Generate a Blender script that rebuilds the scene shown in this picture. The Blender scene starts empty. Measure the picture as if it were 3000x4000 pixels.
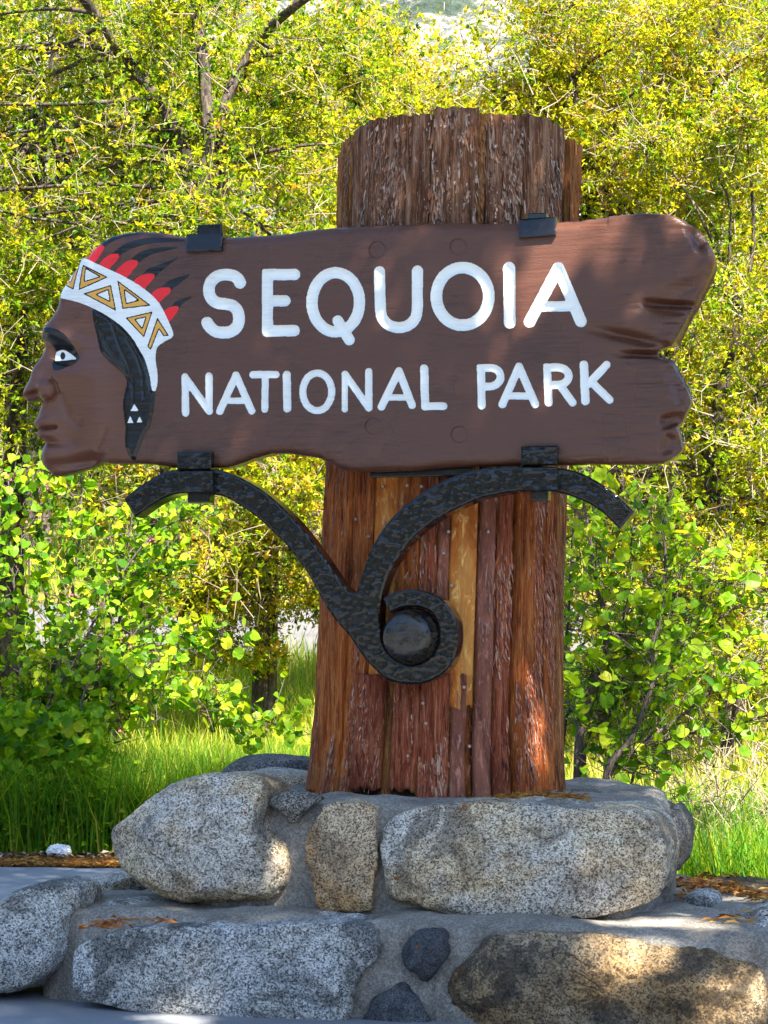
import bpy, math
import numpy as np

rng = np.random.default_rng(7)
sc = bpy.context.scene
col = sc.collection
R = math.radians

# ------------------------------------------------------------------ camera
YAW, PITCH, EYE = R(14.0), math.atan(495 / 8083), 1.45
AX, FPX, W0, H0 = R(12.3), 8083.0, 3000.0, 4000.0
CAM = np.array([9.3 * math.sin(AX), -9.3 * math.cos(AX), EYE])
FW = np.array([-math.sin(YAW) * math.cos(PITCH), math.cos(YAW) * math.cos(PITCH), math.sin(PITCH)])
RT = np.array([math.cos(YAW), math.sin(YAW), 0.0])
UP = np.cross(RT, FW)
F2 = np.array([-math.sin(YAW), math.cos(YAW), 0.0])          # level heading

cd = bpy.data.cameras.new('camera')
cam = bpy.data.objects.new('camera', cd)
col.objects.link(cam)
cam.location = CAM
cam.rotation_euler = (math.pi / 2 + PITCH, 0, YAW)
cd.sensor_fit = 'VERTICAL'
cd.sensor_height = 36.0
cd.lens = 36.0 * FPX / H0
cd.clip_start = 0.1
cd.clip_end = 5000.0
sc.camera = cam

# ------------------------------------------------------------------ sky, sun, exposure
SUN_EL, SUN_AZ = R(50), R(-46)       # azimuth of the sun measured from +X towards +Y
sun_dir = np.array([math.cos(SUN_EL) * math.cos(SUN_AZ), math.cos(SUN_EL) * math.sin(SUN_AZ), math.sin(SUN_EL)])
world = bpy.data.worlds.new('World')
sc.world = world
world.use_nodes = True
wn = world.node_tree
sky = wn.nodes.new('ShaderNodeTexSky')
sky.sky_type = 'NISHITA'
sky.sun_disc = False
sky.ozone_density = 3.0
sky.dust_density = 0.4
sky.sun_elevation = SUN_EL
sky.sun_rotation = math.pi / 2 - SUN_AZ
wn.links.new(sky.outputs[0], wn.nodes['Background'].inputs[0])
wn.nodes['Background'].inputs[1].default_value = 0.09
sd = bpy.data.lights.new('sun', 'SUN')
sd.energy = 5.0
sd.angle = R(0.53)
sd.color = (1.0, 0.93, 0.80)
sun = bpy.data.objects.new('sun', sd)
col.objects.link(sun)
from mathutils import Vector, Matrix
sun.rotation_euler = Vector(sun_dir).to_track_quat('Z', 'Y').to_euler()
sun.location = (6, -6, 12)
sc.view_settings.view_transform = 'Standard'
sc.view_settings.look = 'None'
sc.view_settings.gamma = 1.0
sc.view_settings.exposure = 2.4
sc.view_settings.use_curve_mapping = False
sc.cycles.max_bounces = 7
sc.cycles.diffuse_bounces = 4
sc.cycles.transmission_bounces = 3
sc.cycles.caustics_reflective = False
sc.cycles.caustics_refractive = False
sc.cycles.use_denoising = True

# ------------------------------------------------------------------ geometry helpers
def project(p):
    v = np.asarray(p, float) - CAM
    d = v @ FW
    return np.stack([W0 / 2 + FPX * (v @ RT) / d, H0 / 2 - FPX * (v @ UP) / d], -1)

def ray(px, py):
    return FW + RT * ((px - W0 / 2) / FPX) + UP * ((H0 / 2 - py) / FPX)

def on_y(pts, y):
    """picture points -> (x, z) on the upright plane at that y"""
    out = []
    for px, py in pts:
        d = ray(px, py)
        p = CAM + d * ((y - CAM[1]) / d[1])
        out.append((p[0], p[2]))
    return np.array(out)

def at(px, w, z):
    """point in picture column px, w metres ahead of the camera, at height z"""
    # column is measured on the horizon, so it is only a bearing
    b = F2 + RT * ((px - W0 / 2) / FPX / math.cos(PITCH))
    p = CAM + b * w
    return np.array([p[0], p[1], z])

def uw(u, w, z=0.0):
    p = np.array([CAM[0], CAM[1], 0.0]) + RT * u + F2 * w
    return np.array([p[0], p[1], z])

def zpix(py, w):
    """height seen at picture row py, w metres ahead"""
    return EYE + (2495.0 - py) * w / FPX

def conv(pts, ox, oy, s):
    return [(ox + x / s, oy + y / s) for x, y in pts]

HEAD = lambda p: conv(p, 80, 800, 1.92375)
LL = lambda p: conv(p, 700, 1000, 2.07375)
LR = lambda p: conv(p, 1450, 980, 1.659)
EE = lambda p: conv(p, 2300, 780, 2.0109)
B1 = lambda p: conv(p, 700, 800, 1.508)
B2 = lambda p: conv(p, 1750, 780, 1.508)
AR = lambda p: conv(p, 400, 1700, 1.659)
SCR = lambda p: conv(p, 1200, 1750, 1.2289)
TL = lambda p: conv(p, 1250, 380, 1.508)
LO = lambda p: conv(p, 1150, 2400, 1.4426)
SL = lambda p: conv(p, 0, 2900, 1.106)
SR = lambda p: conv(p, 1500, 2900, 1.106)
SD = lambda p: conv(p, 400, 2950, 1.508)
SB = lambda p: conv(p, 0, 3300, 1.508)
SM = lambda p: conv(p, 1100, 3400, 1.508)
SX = lambda p: conv(p, 2000, 2950, 1.659)

def spline(pts, n=6, closed=True):
    P = np.array(pts, float)
    m = len(P)
    out = []
    for i in range(m if closed else m - 1):
        if closed:
            a, b, c, d = P[(i - 1) % m], P[i], P[(i + 1) % m], P[(i + 2) % m]
        else:
            a, b, c, d = P[max(i - 1, 0)], P[i], P[i + 1], P[min(i + 2, m - 1)]
        for k in range(n):
            t = k / n
            out.append(0.5 * ((2 * b) + (-a + c) * t + (2 * a - 5 * b + 4 * c - d) * t * t + (-a + 3 * b - 3 * c + d) * t ** 3))
    if not closed:
        out.append(P[-1])
    return np.array(out)

_perm = np.random.default_rng(3).permutation(256)
_perm = np.concatenate([_perm, _perm, _perm])
_grad = np.random.default_rng(4).normal(size=(256, 3))
_grad /= np.linalg.norm(_grad, axis=1)[:, None]

def noise3(p):
    p = np.asarray(p, float)
    i = np.floor(p).astype(int)
    f = p - i
    i &= 255
    u = f * f * f * (f * (f * 6 - 15) + 10)
    tot = 0
    for dx in (0, 1):
        wx = u[..., 0] if dx else 1 - u[..., 0]
        for dy in (0, 1):
            wy = u[..., 1] if dy else 1 - u[..., 1]
            for dz in (0, 1):
                wz = u[..., 2] if dz else 1 - u[..., 2]
                h = _perm[_perm[_perm[(i[..., 0] + dx) & 255] + ((i[..., 1] + dy) & 255)] + ((i[..., 2] + dz) & 255)]
                g = _grad[h]
                tot = tot + wx * wy * wz * (g[..., 0] * (f[..., 0] - dx) + g[..., 1] * (f[..., 1] - dy) + g[..., 2] * (f[..., 2] - dz))
    return tot * 1.5

def fbm(p, o=4, lac=2.1, gain=0.5):
    t, a = 0, 1.0
    p = np.asarray(p, float)
    for k in range(o):
        t = t + a * noise3(p + k * 17.3)
        p = p * lac
        a *= gain
    return t

def mesh_np(name, V, F, colr=None, smooth=False, mat=None):
    V = np.ascontiguousarray(V, np.float32)
    F = np.ascontiguousarray(F, np.int32)
    me = bpy.data.meshes.new(name)
    n, k = F.shape
    me.vertices.add(len(V))
    me.vertices.foreach_set('co', V.ravel())
    me.loops.add(n * k)
    me.loops.foreach_set('vertex_index', F.ravel())
    me.polygons.add(n)
    me.polygons.foreach_set('loop_start', np.arange(0, n * k, k, dtype=np.int32))
    me.polygons.foreach_set('loop_total', np.full(n, k, np.int32))
    me.polygons.foreach_set('use_smooth', np.full(n, smooth))
    me.update(calc_edges=True)
    if colr is not None:
        a = me.color_attributes.new('col', 'FLOAT_COLOR', 'POINT')
        c = np.ones((len(V), 4), np.float32)
        c[:, :3] = colr
        a.data.foreach_set('color', c.ravel())
    if mat is not None:
        me.materials.append(mat)
    return me

def link(name, me, parent=None):
    o = bpy.data.objects.new(name, me)
    col.objects.link(o)
    if parent is not None:
        o.parent = parent
        if parent.location.length > 0:
            o.matrix_parent_inverse = Matrix.Translation(-parent.location)
    return o

def thing(name, label, cat, loc=(0, 0, 0), group=None):
    o = bpy.data.objects.new(name, None)
    col.objects.link(o)
    o.location = loc
    o.empty_display_size = 0.1
    return tag(o, label, cat, group)

def tag(o, label=None, cat=None, group=None, kind=None):
    if label: o['label'] = label
    if cat: o['category'] = cat
    if group: o['group'] = group
    if kind: o['kind'] = kind
    return o

def sdf_poly(P, poly, margin=90.0):
    """signed distance (negative inside) of points P (n,2) to a closed polygon"""
    poly = np.asarray(poly, float)
    lo, hi = poly.min(0) - margin, poly.max(0) + margin
    out = np.full(len(P), margin)
    sel = np.nonzero(((P > lo) & (P < hi)).all(1))[0]
    if not len(sel):
        return out
    Q = P[sel]
    d = np.full(len(Q), 1e9)
    ins = np.zeros(len(Q), bool)
    A = poly
    B = np.roll(poly, -1, 0)
    for a, b in zip(A, B):
        e = b - a
        l2 = e @ e
        if l2 < 1e-12:
            continue
        v = Q - a
        t = np.clip((v @ e) / l2, 0, 1)
        w = v - t[:, None] * e
        d = np.minimum(d, (w * w).sum(1))
        if a[1] != b[1]:
            c = (a[1] > Q[:, 1]) != (b[1] > Q[:, 1])
            ins ^= c & (Q[:, 0] < (b[0] - a[0]) * (Q[:, 1] - a[1]) / (b[1] - a[1]) + a[0])
    out[sel] = np.where(ins, -1, 1) * np.sqrt(d)
    return out

def sdf_strokes(P, strokes, margin=60.0):
    """strokes: list of (points, radius)"""
    out = np.full(len(P), margin)
    allp = np.concatenate([np.array(s[0], float) for s in strokes])
    lo, hi = allp.min(0) - margin - 30, allp.max(0) + margin + 30
    sel = np.nonzero(((P > lo) & (P < hi)).all(1))[0]
    Q = P[sel]
    d = np.full(len(Q), margin)
    for pts, r in strokes:
        pts = np.array(pts, float)
        for a, b in zip(pts[:-1], pts[1:]):
            e = b - a
            l2 = max(e @ e, 1e-9)
            v = Q - a
            t = np.clip((v @ e) / l2, 0, 1)
            w = v - t[:, None] * e
            d = np.minimum(d, np.sqrt((w * w).sum(1)) - r)
    out[sel] = d
    return out

def patch(f, nx, nz, fields):
    """region f<0 of a grid (row-major, nz rows of nx) cut along f=0; fields (n,k) are carried along"""
    n = nx * nz
    idx = np.arange(n).reshape(nz, nx)
    a, b, c, d = idx[:-1, :-1].ravel(), idx[:-1, 1:].ravel(), idx[1:, :-1].ravel(), idx[1:, 1:].ravel()
    T = np.concatenate([np.stack([a, b, d], 1), np.stack([a, d, c], 1)])
    ins = f < 0
    cnt = ins[T].sum(1)
    full = T[cnt == 3]
    def rot(t, m):
        k = np.argmax(m, 1)
        r = np.arange(len(t))
        return t[r, k], t[r, (k + 1) % 3], t[r, (k + 2) % 3]
    t1 = T[cnt == 1]
    A, Bv, Cv = rot(t1, ins[t1]) if len(t1) else (np.zeros(0, int),) * 3
    t2 = T[cnt == 2]
    O, Pq, Q = rot(t2, ~ins[t2]) if len(t2) else (np.zeros(0, int),) * 3
    e = np.concatenate([np.stack([A, Bv], 1), np.stack([A, Cv], 1), np.stack([Q, O], 1), np.stack([Pq, O], 1)])
    if len(e):
        es = np.sort(e, 1)
        key = es[:, 0].astype(np.int64) * n + es[:, 1]
        uq, inv = np.unique(key, return_inverse=True)
        e0, e1 = uq // n, uq % n
        t = np.clip(f[e0] / (f[e0] - f[e1]), 0.01, 0.99)
        nf = fields[e0] * (1 - t)[:, None] + fields[e1] * t[:, None]
    else:
        inv, nf = np.zeros(0, int), fields[:0]
    m1, m2 = len(A), len(O)
    iAB, iAC, iQO, iPO = n + inv[:m1], n + inv[m1:2 * m1], n + inv[2 * m1:2 * m1 + m2], n + inv[2 * m1 + m2:]
    tris = np.concatenate([full, np.stack([A, iAB, iAC], 1), np.stack([Pq, Q, iQO], 1), np.stack([Pq, iQO, iPO], 1)])
    be = np.concatenate([np.stack([iAB, iAC], 1), np.stack([iQO, iPO], 1)])
    allf = np.concatenate([fields, nf])
    used = np.unique(tris)
    remap = np.full(len(allf), -1)
    remap[used] = np.arange(len(used))
    return allf[used], remap[tris], remap[be]

def smoothstep(a, b, x):
    t = np.clip((x - a) / (b - a), 0, 1)
    return t * t * (3 - 2 * t)

def grid_faces(nu, nv, wrap_u=False):
    idx = np.arange(nu * nv).reshape(nv, nu)
    if wrap_u:
        idx = np.concatenate([idx, idx[:, :1]], 1)
    return np.stack([idx[:-1, :-1].ravel(), idx[:-1, 1:].ravel(), idx[1:, 1:].ravel(), idx[1:, :-1].ravel()], 1)

def tubes(paths, sides=5):
    """paths: list of (points (m,3), radii (m,)) -> one quad mesh"""
    Vs, Fs, off = [], [], 0
    ang = np.arange(sides) / sides * 2 * math.pi
    for P, r in paths:
        P = np.asarray(P, float)
        r = np.asarray(r, float)
        T = np.gradient(P, axis=0)
        T /= np.maximum(np.linalg.norm(T, axis=1), 1e-9)[:, None]
        ref = np.array([0.31, 0.17, 0.93]) if abs(T[0] @ np.array([0.31, 0.17, 0.93])) < 0.9 else np.array([1.0, 0, 0])
        s = np.cross(T, ref)
        s /= np.maximum(np.linalg.norm(s, axis=1), 1e-9)[:, None]
        b = np.cross(T, s)
        V = P[:, None] + r[:, None, None] * (np.cos(ang)[None, :, None] * s[:, None] + np.sin(ang)[None, :, None] * b[:, None])
        Vs.append(V.reshape(-1, 3))
        Fs.append(grid_faces(sides, len(P), True) + off)
        off += len(P) * sides
    return np.concatenate(Vs), np.concatenate(Fs)

def twigs(A, B, r):
    """many straight three-sided tapering twigs from A to B, vectorised"""
    n = len(A)
    T = B - A
    T /= np.maximum(np.linalg.norm(T, axis=1), 1e-9)[:, None]
    s = np.cross(T, np.array([0.3, 0.2, 0.93]))
    s /= np.maximum(np.linalg.norm(s, axis=1), 1e-9)[:, None]
    b = np.cross(T, s)
    V = np.zeros((n, 6, 3))
    for k in range(3):
        a = k * 2 * math.pi / 3
        o = math.cos(a) * s + math.sin(a) * b
        V[:, k] = A + o * r[:, None]
        V[:, 3 + k] = B + o * (r * 0.5)[:, None]
    base = (np.arange(n) * 6)[:, None]
    F = np.concatenate([base + np.array([k, (k + 1) % 3, 3 + (k + 1) % 3, 3 + k])[None] for k in range(3)])
    return V.reshape(-1, 3), F

def unit(v):
    return v / np.maximum(np.linalg.norm(v, axis=-1, keepdims=True), 1e-9)

def box(V0, V1, bev=0.0):
    x0, y0, z0 = V0
    x1, y1, z1 = V1
    import bmesh
    bm = bmesh.new()
    bmesh.ops.create_cube(bm, size=1)
    for v in bm.verts:
        v.co = ((x0 + x1) / 2 + v.co.x * (x1 - x0), (y0 + y1) / 2 + v.co.y * (y1 - y0), (z0 + z1) / 2 + v.co.z * (z1 - z0))
    if bev:
        bmesh.ops.bevel(bm, geom=bm.edges[:], offset=bev, segments=2, affect='EDGES', profile=0.6)
    return bm

def bm_obj(name, bm, mat, parent=None, smooth=False):
    me = bpy.data.meshes.new(name)
    bm.to_mesh(me)
    bm.free()
    if smooth:
        me.polygons.foreach_set('use_smooth', np.ones(len(me.polygons), bool))
    me.materials.append(mat)
    return link(name, me, parent)

# ------------------------------------------------------------------ materials
class Mat:
    def __init__(s, name):
        s.m = bpy.data.materials.new(name)
        s.m.use_nodes = True
        s.t = s.m.node_tree
        s.b = s.t.nodes['Principled BSDF']
        s.out = s.t.nodes['Material Output']
    def n(s, typ, **kw):
        nd = s.t.nodes.new('ShaderNode' + typ)
        for k, v in kw.items():
            if k.startswith('i_'):
                key = k[2:]
                nd.inputs[int(key) if key.isdigit() else key].default_value = v
            else:
                setattr(nd, k, v)
        return nd
    def l(s, a, b):
        s.t.links.new(a, b)
    def coord(s, scale=(1, 1, 1)):
        tc = s.n('TexCoord')
        mp = s.n('Mapping')
        mp.inputs['Scale'].default_value = scale
        s.l(tc.outputs['Object'], mp.inputs['Vector'])
        return mp.outputs[0]
    def noise(s, scale, vec=None, detail=4, rough=0.55, dist=0.0):
        nd = s.n('TexNoise')
        nd.inputs['Scale'].default_value = scale
        nd.inputs['Detail'].default_value = detail
        nd.inputs['Roughness'].default_value = rough
        nd.inputs['Distortion'].default_value = dist
        if vec is not None: s.l(vec, nd.inputs['Vector'])
        return nd.outputs['Fac']
    def ramp(s, fac, stops, interp='LINEAR'):
        nd = s.n('ValToRGB')
        cr = nd.color_ramp
        cr.interpolation = interp
        while len(cr.elements) < len(stops):
            cr.elements.new(0.5)
        for e, (p, c) in zip(cr.elements, stops):
            e.position = p
            e.color = (*c, 1) if len(c) == 3 else c
        s.l(fac, nd.inputs[0])
        return nd.outputs[0]
    def mix(s, a, b, fac, mode='MIX'):
        nd = s.n('Mix', data_type='RGBA', blend_type=mode)
        for k, v in ((6, a), (7, b), (0, fac)):
            if isinstance(v, (int, float)):
                nd.inputs[k].default_value = v
            elif isinstance(v, tuple):
                nd.inputs[k].default_value = (*v, 1)
            else:
                s.l(v, nd.inputs[k])
        return nd.outputs[2]
    def bump(s, h, strength=0.3, dist=0.01, chain=None):
        nd = s.n('Bump')
        nd.inputs['Strength'].default_value = strength
        nd.inputs['Distance'].default_value = dist
        s.l(h, nd.inputs['Height'])
        if chain is not None: s.l(chain, nd.inputs['Normal'])
        return nd.outputs[0]
    def set(s, base=None, rough=None, normal=None, spec=None, metal=None):
        for k, v in (('Base Color', base), ('Roughness', rough), ('Normal', normal), ('Specular IOR Level', spec), ('Metallic', metal)):
            if v is None: continue
            if isinstance(v, tuple): s.b.inputs[k].default_value = (*v, 1)
            elif isinstance(v, (int, float)): s.b.inputs[k].default_value = v
            else: s.l(v, s.b.inputs[k])
        return s.m

def m_paint(name, c, rough=0.35, vary=0.18, grain=0.25, spec=0.5):
    M = Mat(name)
    v = M.coord((1.2, 1, 14))
    g = M.noise(9, v, 6, 0.6, 0.4)
    big = M.noise(2.2, M.coord(), 3)
    f = M.n('Math', operation='ADD'); M.l(g, f.inputs[0]); M.l(big, f.inputs[1])
    c2 = tuple(x * (1 - vary) for x in c)
    c3 = tuple(min(1, x * (1 + vary)) for x in c)
    base = M.ramp(f.outputs[0], [(0.75, c2), (1.25, c3)])
    r = M.ramp(big, [(0.3, (rough - 0.07,) * 3), (0.7, (rough + 0.1,) * 3)])
    fine = M.noise(60, M.coord((1, 1, 6)), 3)
    h = M.n('Math', operation='ADD'); M.l(g, h.inputs[0]); M.l(fine, h.inputs[1])
    return M.set(base, r, M.bump(h.outputs[0], grain, 0.004), spec)

def m_granite(name, light, mid, dark, patch_c, patch_amt=0.5, warm=(0.35, 0.2, 0.08), warm_amt=0.3, scale=1.0, bump=0.6):
    M = Mat(name)
    v = M.coord()
    vo = M.n('TexVoronoi'); vo.inputs['Scale'].default_value = 190 * scale; M.l(v, vo.inputs['Vector'])
    sep = M.n('SeparateColor'); M.l(vo.outputs['Color'], sep.inputs[0])
    fine = M.noise(95 * scale, v, 5, 0.75)
    add = M.n('Math', operation='MULTIPLY_ADD'); M.l(fine, add.inputs[0]); add.inputs[1].default_value = 1.9
    M.l(sep.outputs[0], add.inputs[2])
    sp = M.n('Math', operation='MULTIPLY'); M.l(add.outputs[0], sp.inputs[0]); sp.inputs[1].default_value = 0.36
    grains = M.ramp(sp.outputs[0], [(0.36, dark), (0.48, mid), (0.64, light)])
    p1 = M.noise(2.6, v, 10, 0.72, 0.8)
    lich = M.ramp(p1, [(0.49, (0, 0, 0)), (0.56, (1, 1, 1))])
    gr2 = M.mix(grains, patch_c, 0.8)
    fac = M.n('Math', operation='MULTIPLY'); M.l(lich, fac.inputs[0]); fac.inputs[1].default_value = patch_amt
    base = M.mix(grains, gr2, fac.outputs[0])
    mott = M.noise(14, v, 8, 0.75)
    base = M.mix(base, M.ramp(mott, [(0.33, (0.5,) * 3), (0.5, (1.0,) * 3), (0.68, (1.35,) * 3)]), 0.9, 'MULTIPLY')
    p2 = M.noise(2.6, M.coord((1.1, 0.9, 1.3)), 6, 0.6)
    wf = M.ramp(p2, [(0.42, (0, 0, 0)), (0.58, (1, 1, 1))])
    wm = M.n('Math', operation='MULTIPLY'); M.l(wf, wm.inputs[0]); wm.inputs[1].default_value = warm_amt
    tint = M.mix(base, warm, 1.0, 'OVERLAY')
    base = M.mix(base, tint, wm.outputs[0])
    # small orange lichen spots
    v3 = M.n('TexVoronoi'); v3.inputs['Scale'].default_value = 6.0; M.l(v, v3.inputs['Vector'])
    wob = M.noise(60, v, 3)
    dd = M.n('Math', operation='MULTIPLY_ADD'); M.l(wob, dd.inputs[0]); dd.inputs[1].default_value = 0.09; M.l(v3.outputs['Distance'], dd.inputs[2])
    spot = M.ramp(dd.outputs[0], [(0.085, (1, 1, 1)), (0.1, (0, 0, 0))])
    base = M.mix(base, (0.30, 0.075, 0.01), spot)
    hb = M.noise(38, v, 8, 0.72)
    hb2 = M.noise(160 * scale, v, 2)
    n1 = M.bump(hb, bump, 0.02)
    n2 = M.bump(hb2, 0.35, 0.004, n1)
    return M.set(base, 0.85, n2, 0.25)

def m_leaf(name, trans=0.45, rough=0.42, attr=True, ramp=None, gain=1.5):
    M = Mat(name)
    if attr:
        a = M.n('Attribute', attribute_name='col')
        c = a.outputs['Color']
    else:
        oi = M.n('ObjectInfo')
        c = M.ramp(oi.outputs['Random'], ramp)
    tr = M.n('BsdfTranslucent')
    tc = M.mix(c, (gain * 1.05, gain, 0.35 * gain), 1.0, 'MULTIPLY')
    M.l(tc, tr.inputs['Color'])
    M.set(c, rough, None, 0.18)
    mx = M.n('MixShader')
    mx.inputs[0].default_value = trans
    M.l(M.b.outputs[0], mx.inputs[1]); M.l(tr.outputs[0], mx.inputs[2])
    M.l(mx.outputs[0], M.out.inputs[0])
    return M.m

def m_attr(name, rough=0.8, spec=0.2, bump=None):
    M = Mat(name)
    a = M.n('Attribute', attribute_name='col')
    nm = None
    if bump:
        nm = M.bump(M.noise(bump[0], M.coord(bump[2]), 5, 0.65), bump[1], 0.01)
    return M.set(a.outputs['Color'], rough, nm, spec)

def m_bark(name, c1, c2, c3, sx=50, bump=1.0):
    M = Mat(name)
    v = M.coord((sx, sx, 2.6))
    a = M.noise(1.0, v, 8, 0.68, 1.1)
    b = M.noise(3.2, M.coord((sx * 1.1, sx * 1.1, 3.6)), 7, 0.72, 0.9)
    base = M.ramp(a, [(0.36, c1), (0.50, c2), (0.64, c3)])
    big = M.noise(2.3, M.coord((1.6, 1.6, 0.8)), 4)
    drk = M.ramp(big, [(0.35, (0.55, 0.5, 0.5)), (0.65, (1.15, 1.1, 1.05))])
    base = M.mix(base, drk, 1.0, 'MULTIPLY')
    lite = M.ramp(b, [(0.54, (0, 0, 0)), (0.66, (1, 1, 1))])
    lf = M.n('Math', operation='MULTIPLY'); M.l(lite, lf.inputs[0]); lf.inputs[1].default_value = 0.55
    base = M.mix(base, tuple(min(1, x * 1.7 + 0.06) for x in c3), lf.outputs[0])
    h = M.n('Math', operation='ADD'); M.l(a, h.inputs[0]); M.l(b, h.inputs[1])
    return M.set(base, 0.78, M.bump(h.outputs[0], bump, 0.02), 0.25)

def m_iron(name):
    M = Mat(name)
    v = M.coord()
    n = M.noise(26, v, 6, 0.65)
    base = M.ramp(n, [(0.3, (0.003, 0.003, 0.0035)), (0.62, (0.007, 0.007, 0.008)), (0.8, (0.025, 0.02, 0.016))])
    r = M.ramp(M.noise(14, v, 5, 0.6), [(0.35, (0.06,) * 3), (0.6, (0.14,) * 3), (0.74, (0.4,) * 3)])
    return M.set(base, r, None, 0.36)

mt = {}
mt['brown'] = m_paint('brown_paint', (0.072, 0.0285, 0.0175), 0.27, 0.24, 0.4, 0.38)
mt['face'] = m_paint('face_brown_paint', (0.105, 0.040, 0.022), 0.3, 0.15, 0.25, 0.4)
mt['white'] = m_paint('white_paint', (0.70, 0.72, 0.71), 0.45, 0.09, 0.3)
mt['black'] = m_paint('black_paint', (0.004, 0.004, 0.0045), 0.2, 0.3, 0.15, 0.4)
mt['red'] = m_paint('red_paint', (0.72, 0.004, 0.008), 0.35, 0.08, 0.1)
mt['yellow'] = m_paint('ochre_paint', (0.66, 0.33, 0.045), 0.4, 0.08, 0.1)
mt['iron'] = m_iron('black_iron')

# ================================================================== ground, pavement, road, mountain
def terrain(u, w):
    s = np.maximum(w - 15, 0)
    z = 0.085 * s + 0.0012 * s ** 2
    z = np.where(w > 60, 0.085 * 45 + 0.0012 * 45 ** 2 + (w - 60) * 0.2, z)
    return z

def m_ground():
    M = Mat('dirt_and_grass_ground')
    v = M.coord()
    n = M.noise(1.4, v, 8, 0.65)
    f = M.noise(30, v, 6, 0.7)
    b = M.ramp(n, [(0.35, (0.075, 0.095, 0.02)), (0.55, (0.16, 0.14, 0.045)), (0.7, (0.20, 0.14, 0.07))])
    b = M.mix(b, M.ramp(f, [(0.3, (0.5, 0.5, 0.5)), (0.7, (1.2, 1.2, 1.2))]), 0.8, 'MULTIPLY')
    return M.set(b, 0.95, M.bump(f, 0.8, 0.03), 0.1)

us = np.concatenate([np.linspace(-400, -30, 24), np.linspace(-28, 28, 57), np.linspace(30, 400, 24)])
ws = np.concatenate([np.linspace(-60, -8, 10), np.linspace(-6, 60, 67), np.linspace(64, 160, 20)])
U, Wg = np.meshgrid(us, ws)
Z = terrain(U, Wg) - 0.03 + np.where(Wg > 15, 0.1 * fbm(np.stack([U * .5, Wg * .5, U * 0], -1), 3), 0)
V = np.array([CAM[0], CAM[1], 0]) + U[..., None] * RT + Wg[..., None] * F2
V[..., 2] = Z
g = link('ground', mesh_np('ground', V.reshape(-1, 3), grid_faces(len(us), len(ws)), smooth=True, mat=m_ground()))
tag(g, kind='structure')

def plan_sheet(name, poly, step, ztop, mat, edge_noise=0.05, nscale=4.0, skirt=0.05, rough=0.0):
    """flat sheet over a plan polygon in (u, w), with an uneven outline"""
    poly = np.asarray(poly, float)
    lo, hi = poly.min(0) - 0.5, poly.max(0) + 0.5
    xs = np.arange(lo[0], hi[0], step)
    zs = np.arange(lo[1], hi[1], step)
    X, Zz = np.meshgrid(xs, zs)
    P = np.stack([X.ravel(), Zz.ravel()], 1)
    f = sdf_poly(P, poly, 3.0) + edge_noise * fbm(np.stack([P[:, 0] * nscale, P[:, 1] * nscale, P[:, 0] * 0], 1), 3)
    vf, tr, be = patch(f, len(xs), len(zs), P)
    z = ztop(vf[:, 0], vf[:, 1]) if callable(ztop) else np.full(len(vf), ztop)
    if rough:
        z = z + rough * fbm(np.concatenate([vf * 3, vf[:, :1] * 0], 1), 4)
    V = np.array([CAM[0], CAM[1], 0]) + vf[:, :1] * RT + vf[:, 1:] * F2
    V[:, 2] = z
    low = V[be.ravel()].copy(); low[:, 2] -= skirt
    n = len(V)
    k = len(be)
    wall = np.stack([be[:, 1], be[:, 0], n + np.arange(k) * 2], 1)
    wall2 = np.stack([be[:, 1], n + np.arange(k) * 2, n + np.arange(k) * 2 + 1], 1)
    return link(name, mesh_np(name, np.concatenate([V, low]), np.concatenate([tr, wall, wall2]), smooth=False, mat=mat))

def m_asphalt(name, c, cdark):
    M = Mat(name)
    v = M.coord()
    n = M.noise(0.9, v, 5, 0.6)
    f = M.noise(160, v, 3, 0.7)
    b = M.ramp(n, [(0.38, cdark), (0.6, c)])
    b = M.mix(b, M.ramp(f, [(0.3, (0.6,) * 3), (0.7, (1.35,) * 3)]), 0.7, 'MULTIPLY')
    return M.set(b, 0.8, M.bump(f, 0.4, 0.004), 0.3)

pave = plan_sheet('pavement', [(-14, -9), (9, -9), (9, 8.1), (2.2, 8.4), (0.5, 9.0), (-0.5, 10.4), (-0.9, 12.6), (-1.6, 13.2), (-3, 13.35), (-14, 13.4)],
                  0.12, 0.0, m_asphalt('grey_asphalt_path', (0.22, 0.235, 0.26), (0.17, 0.18, 0.2)), 0.06, 3.0)
tag(pave, kind='structure')
road = plan_sheet('road', [(-40, 26.5), (3, 26.0), (30, 25), (30, 31.5), (3, 33), (-40, 34.5)], 0.5,
                  lambda u, w: terrain(u, w) + 0.05, m_asphalt('sunlit_road_asphalt', (0.13, 0.125, 0.128), (0.10, 0.097, 0.1)), 0.08, 1.0)
tag(road, kind='structure')

def m_mountain():
    M = Mat('granite_and_scrub_slope')
    v = M.coord((0.02, 0.02, 0.02))
    n = M.noise(2.0, v, 9, 0.68, 0.6)
    f = M.noise(9.0, v, 6, 0.7)
    a = M.n('Math', operation='MULTIPLY_ADD'); M.l(f, a.inputs[0]); a.inputs[1].default_value = 0.55; M.l(n, a.inputs[2])
    b = M.ramp(a.outputs[0], [(0.62, (0.035, 0.052, 0.038)), (0.76, (0.07, 0.09, 0.07)), (0.84, (0.26, 0.235, 0.215)), (0.97, (0.36, 0.325, 0.30))])
    return M.set(b, 0.95, M.bump(f, 1.0, 4.0), 0.1)
mu, mw = np.linspace(-420, 420, 120), np.linspace(158, 1150, 110)
U, Wg = np.meshgrid(mu, mw)
zb = terrain(U[0, 0], 158.0)
Z = zb - 6 + (Wg - 158) * 0.36 + 42 * np.clip(Wg / 300 - .5, 0, 1) * fbm(np.stack([U / 120, Wg / 160, U * 0], -1), 5)
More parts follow.
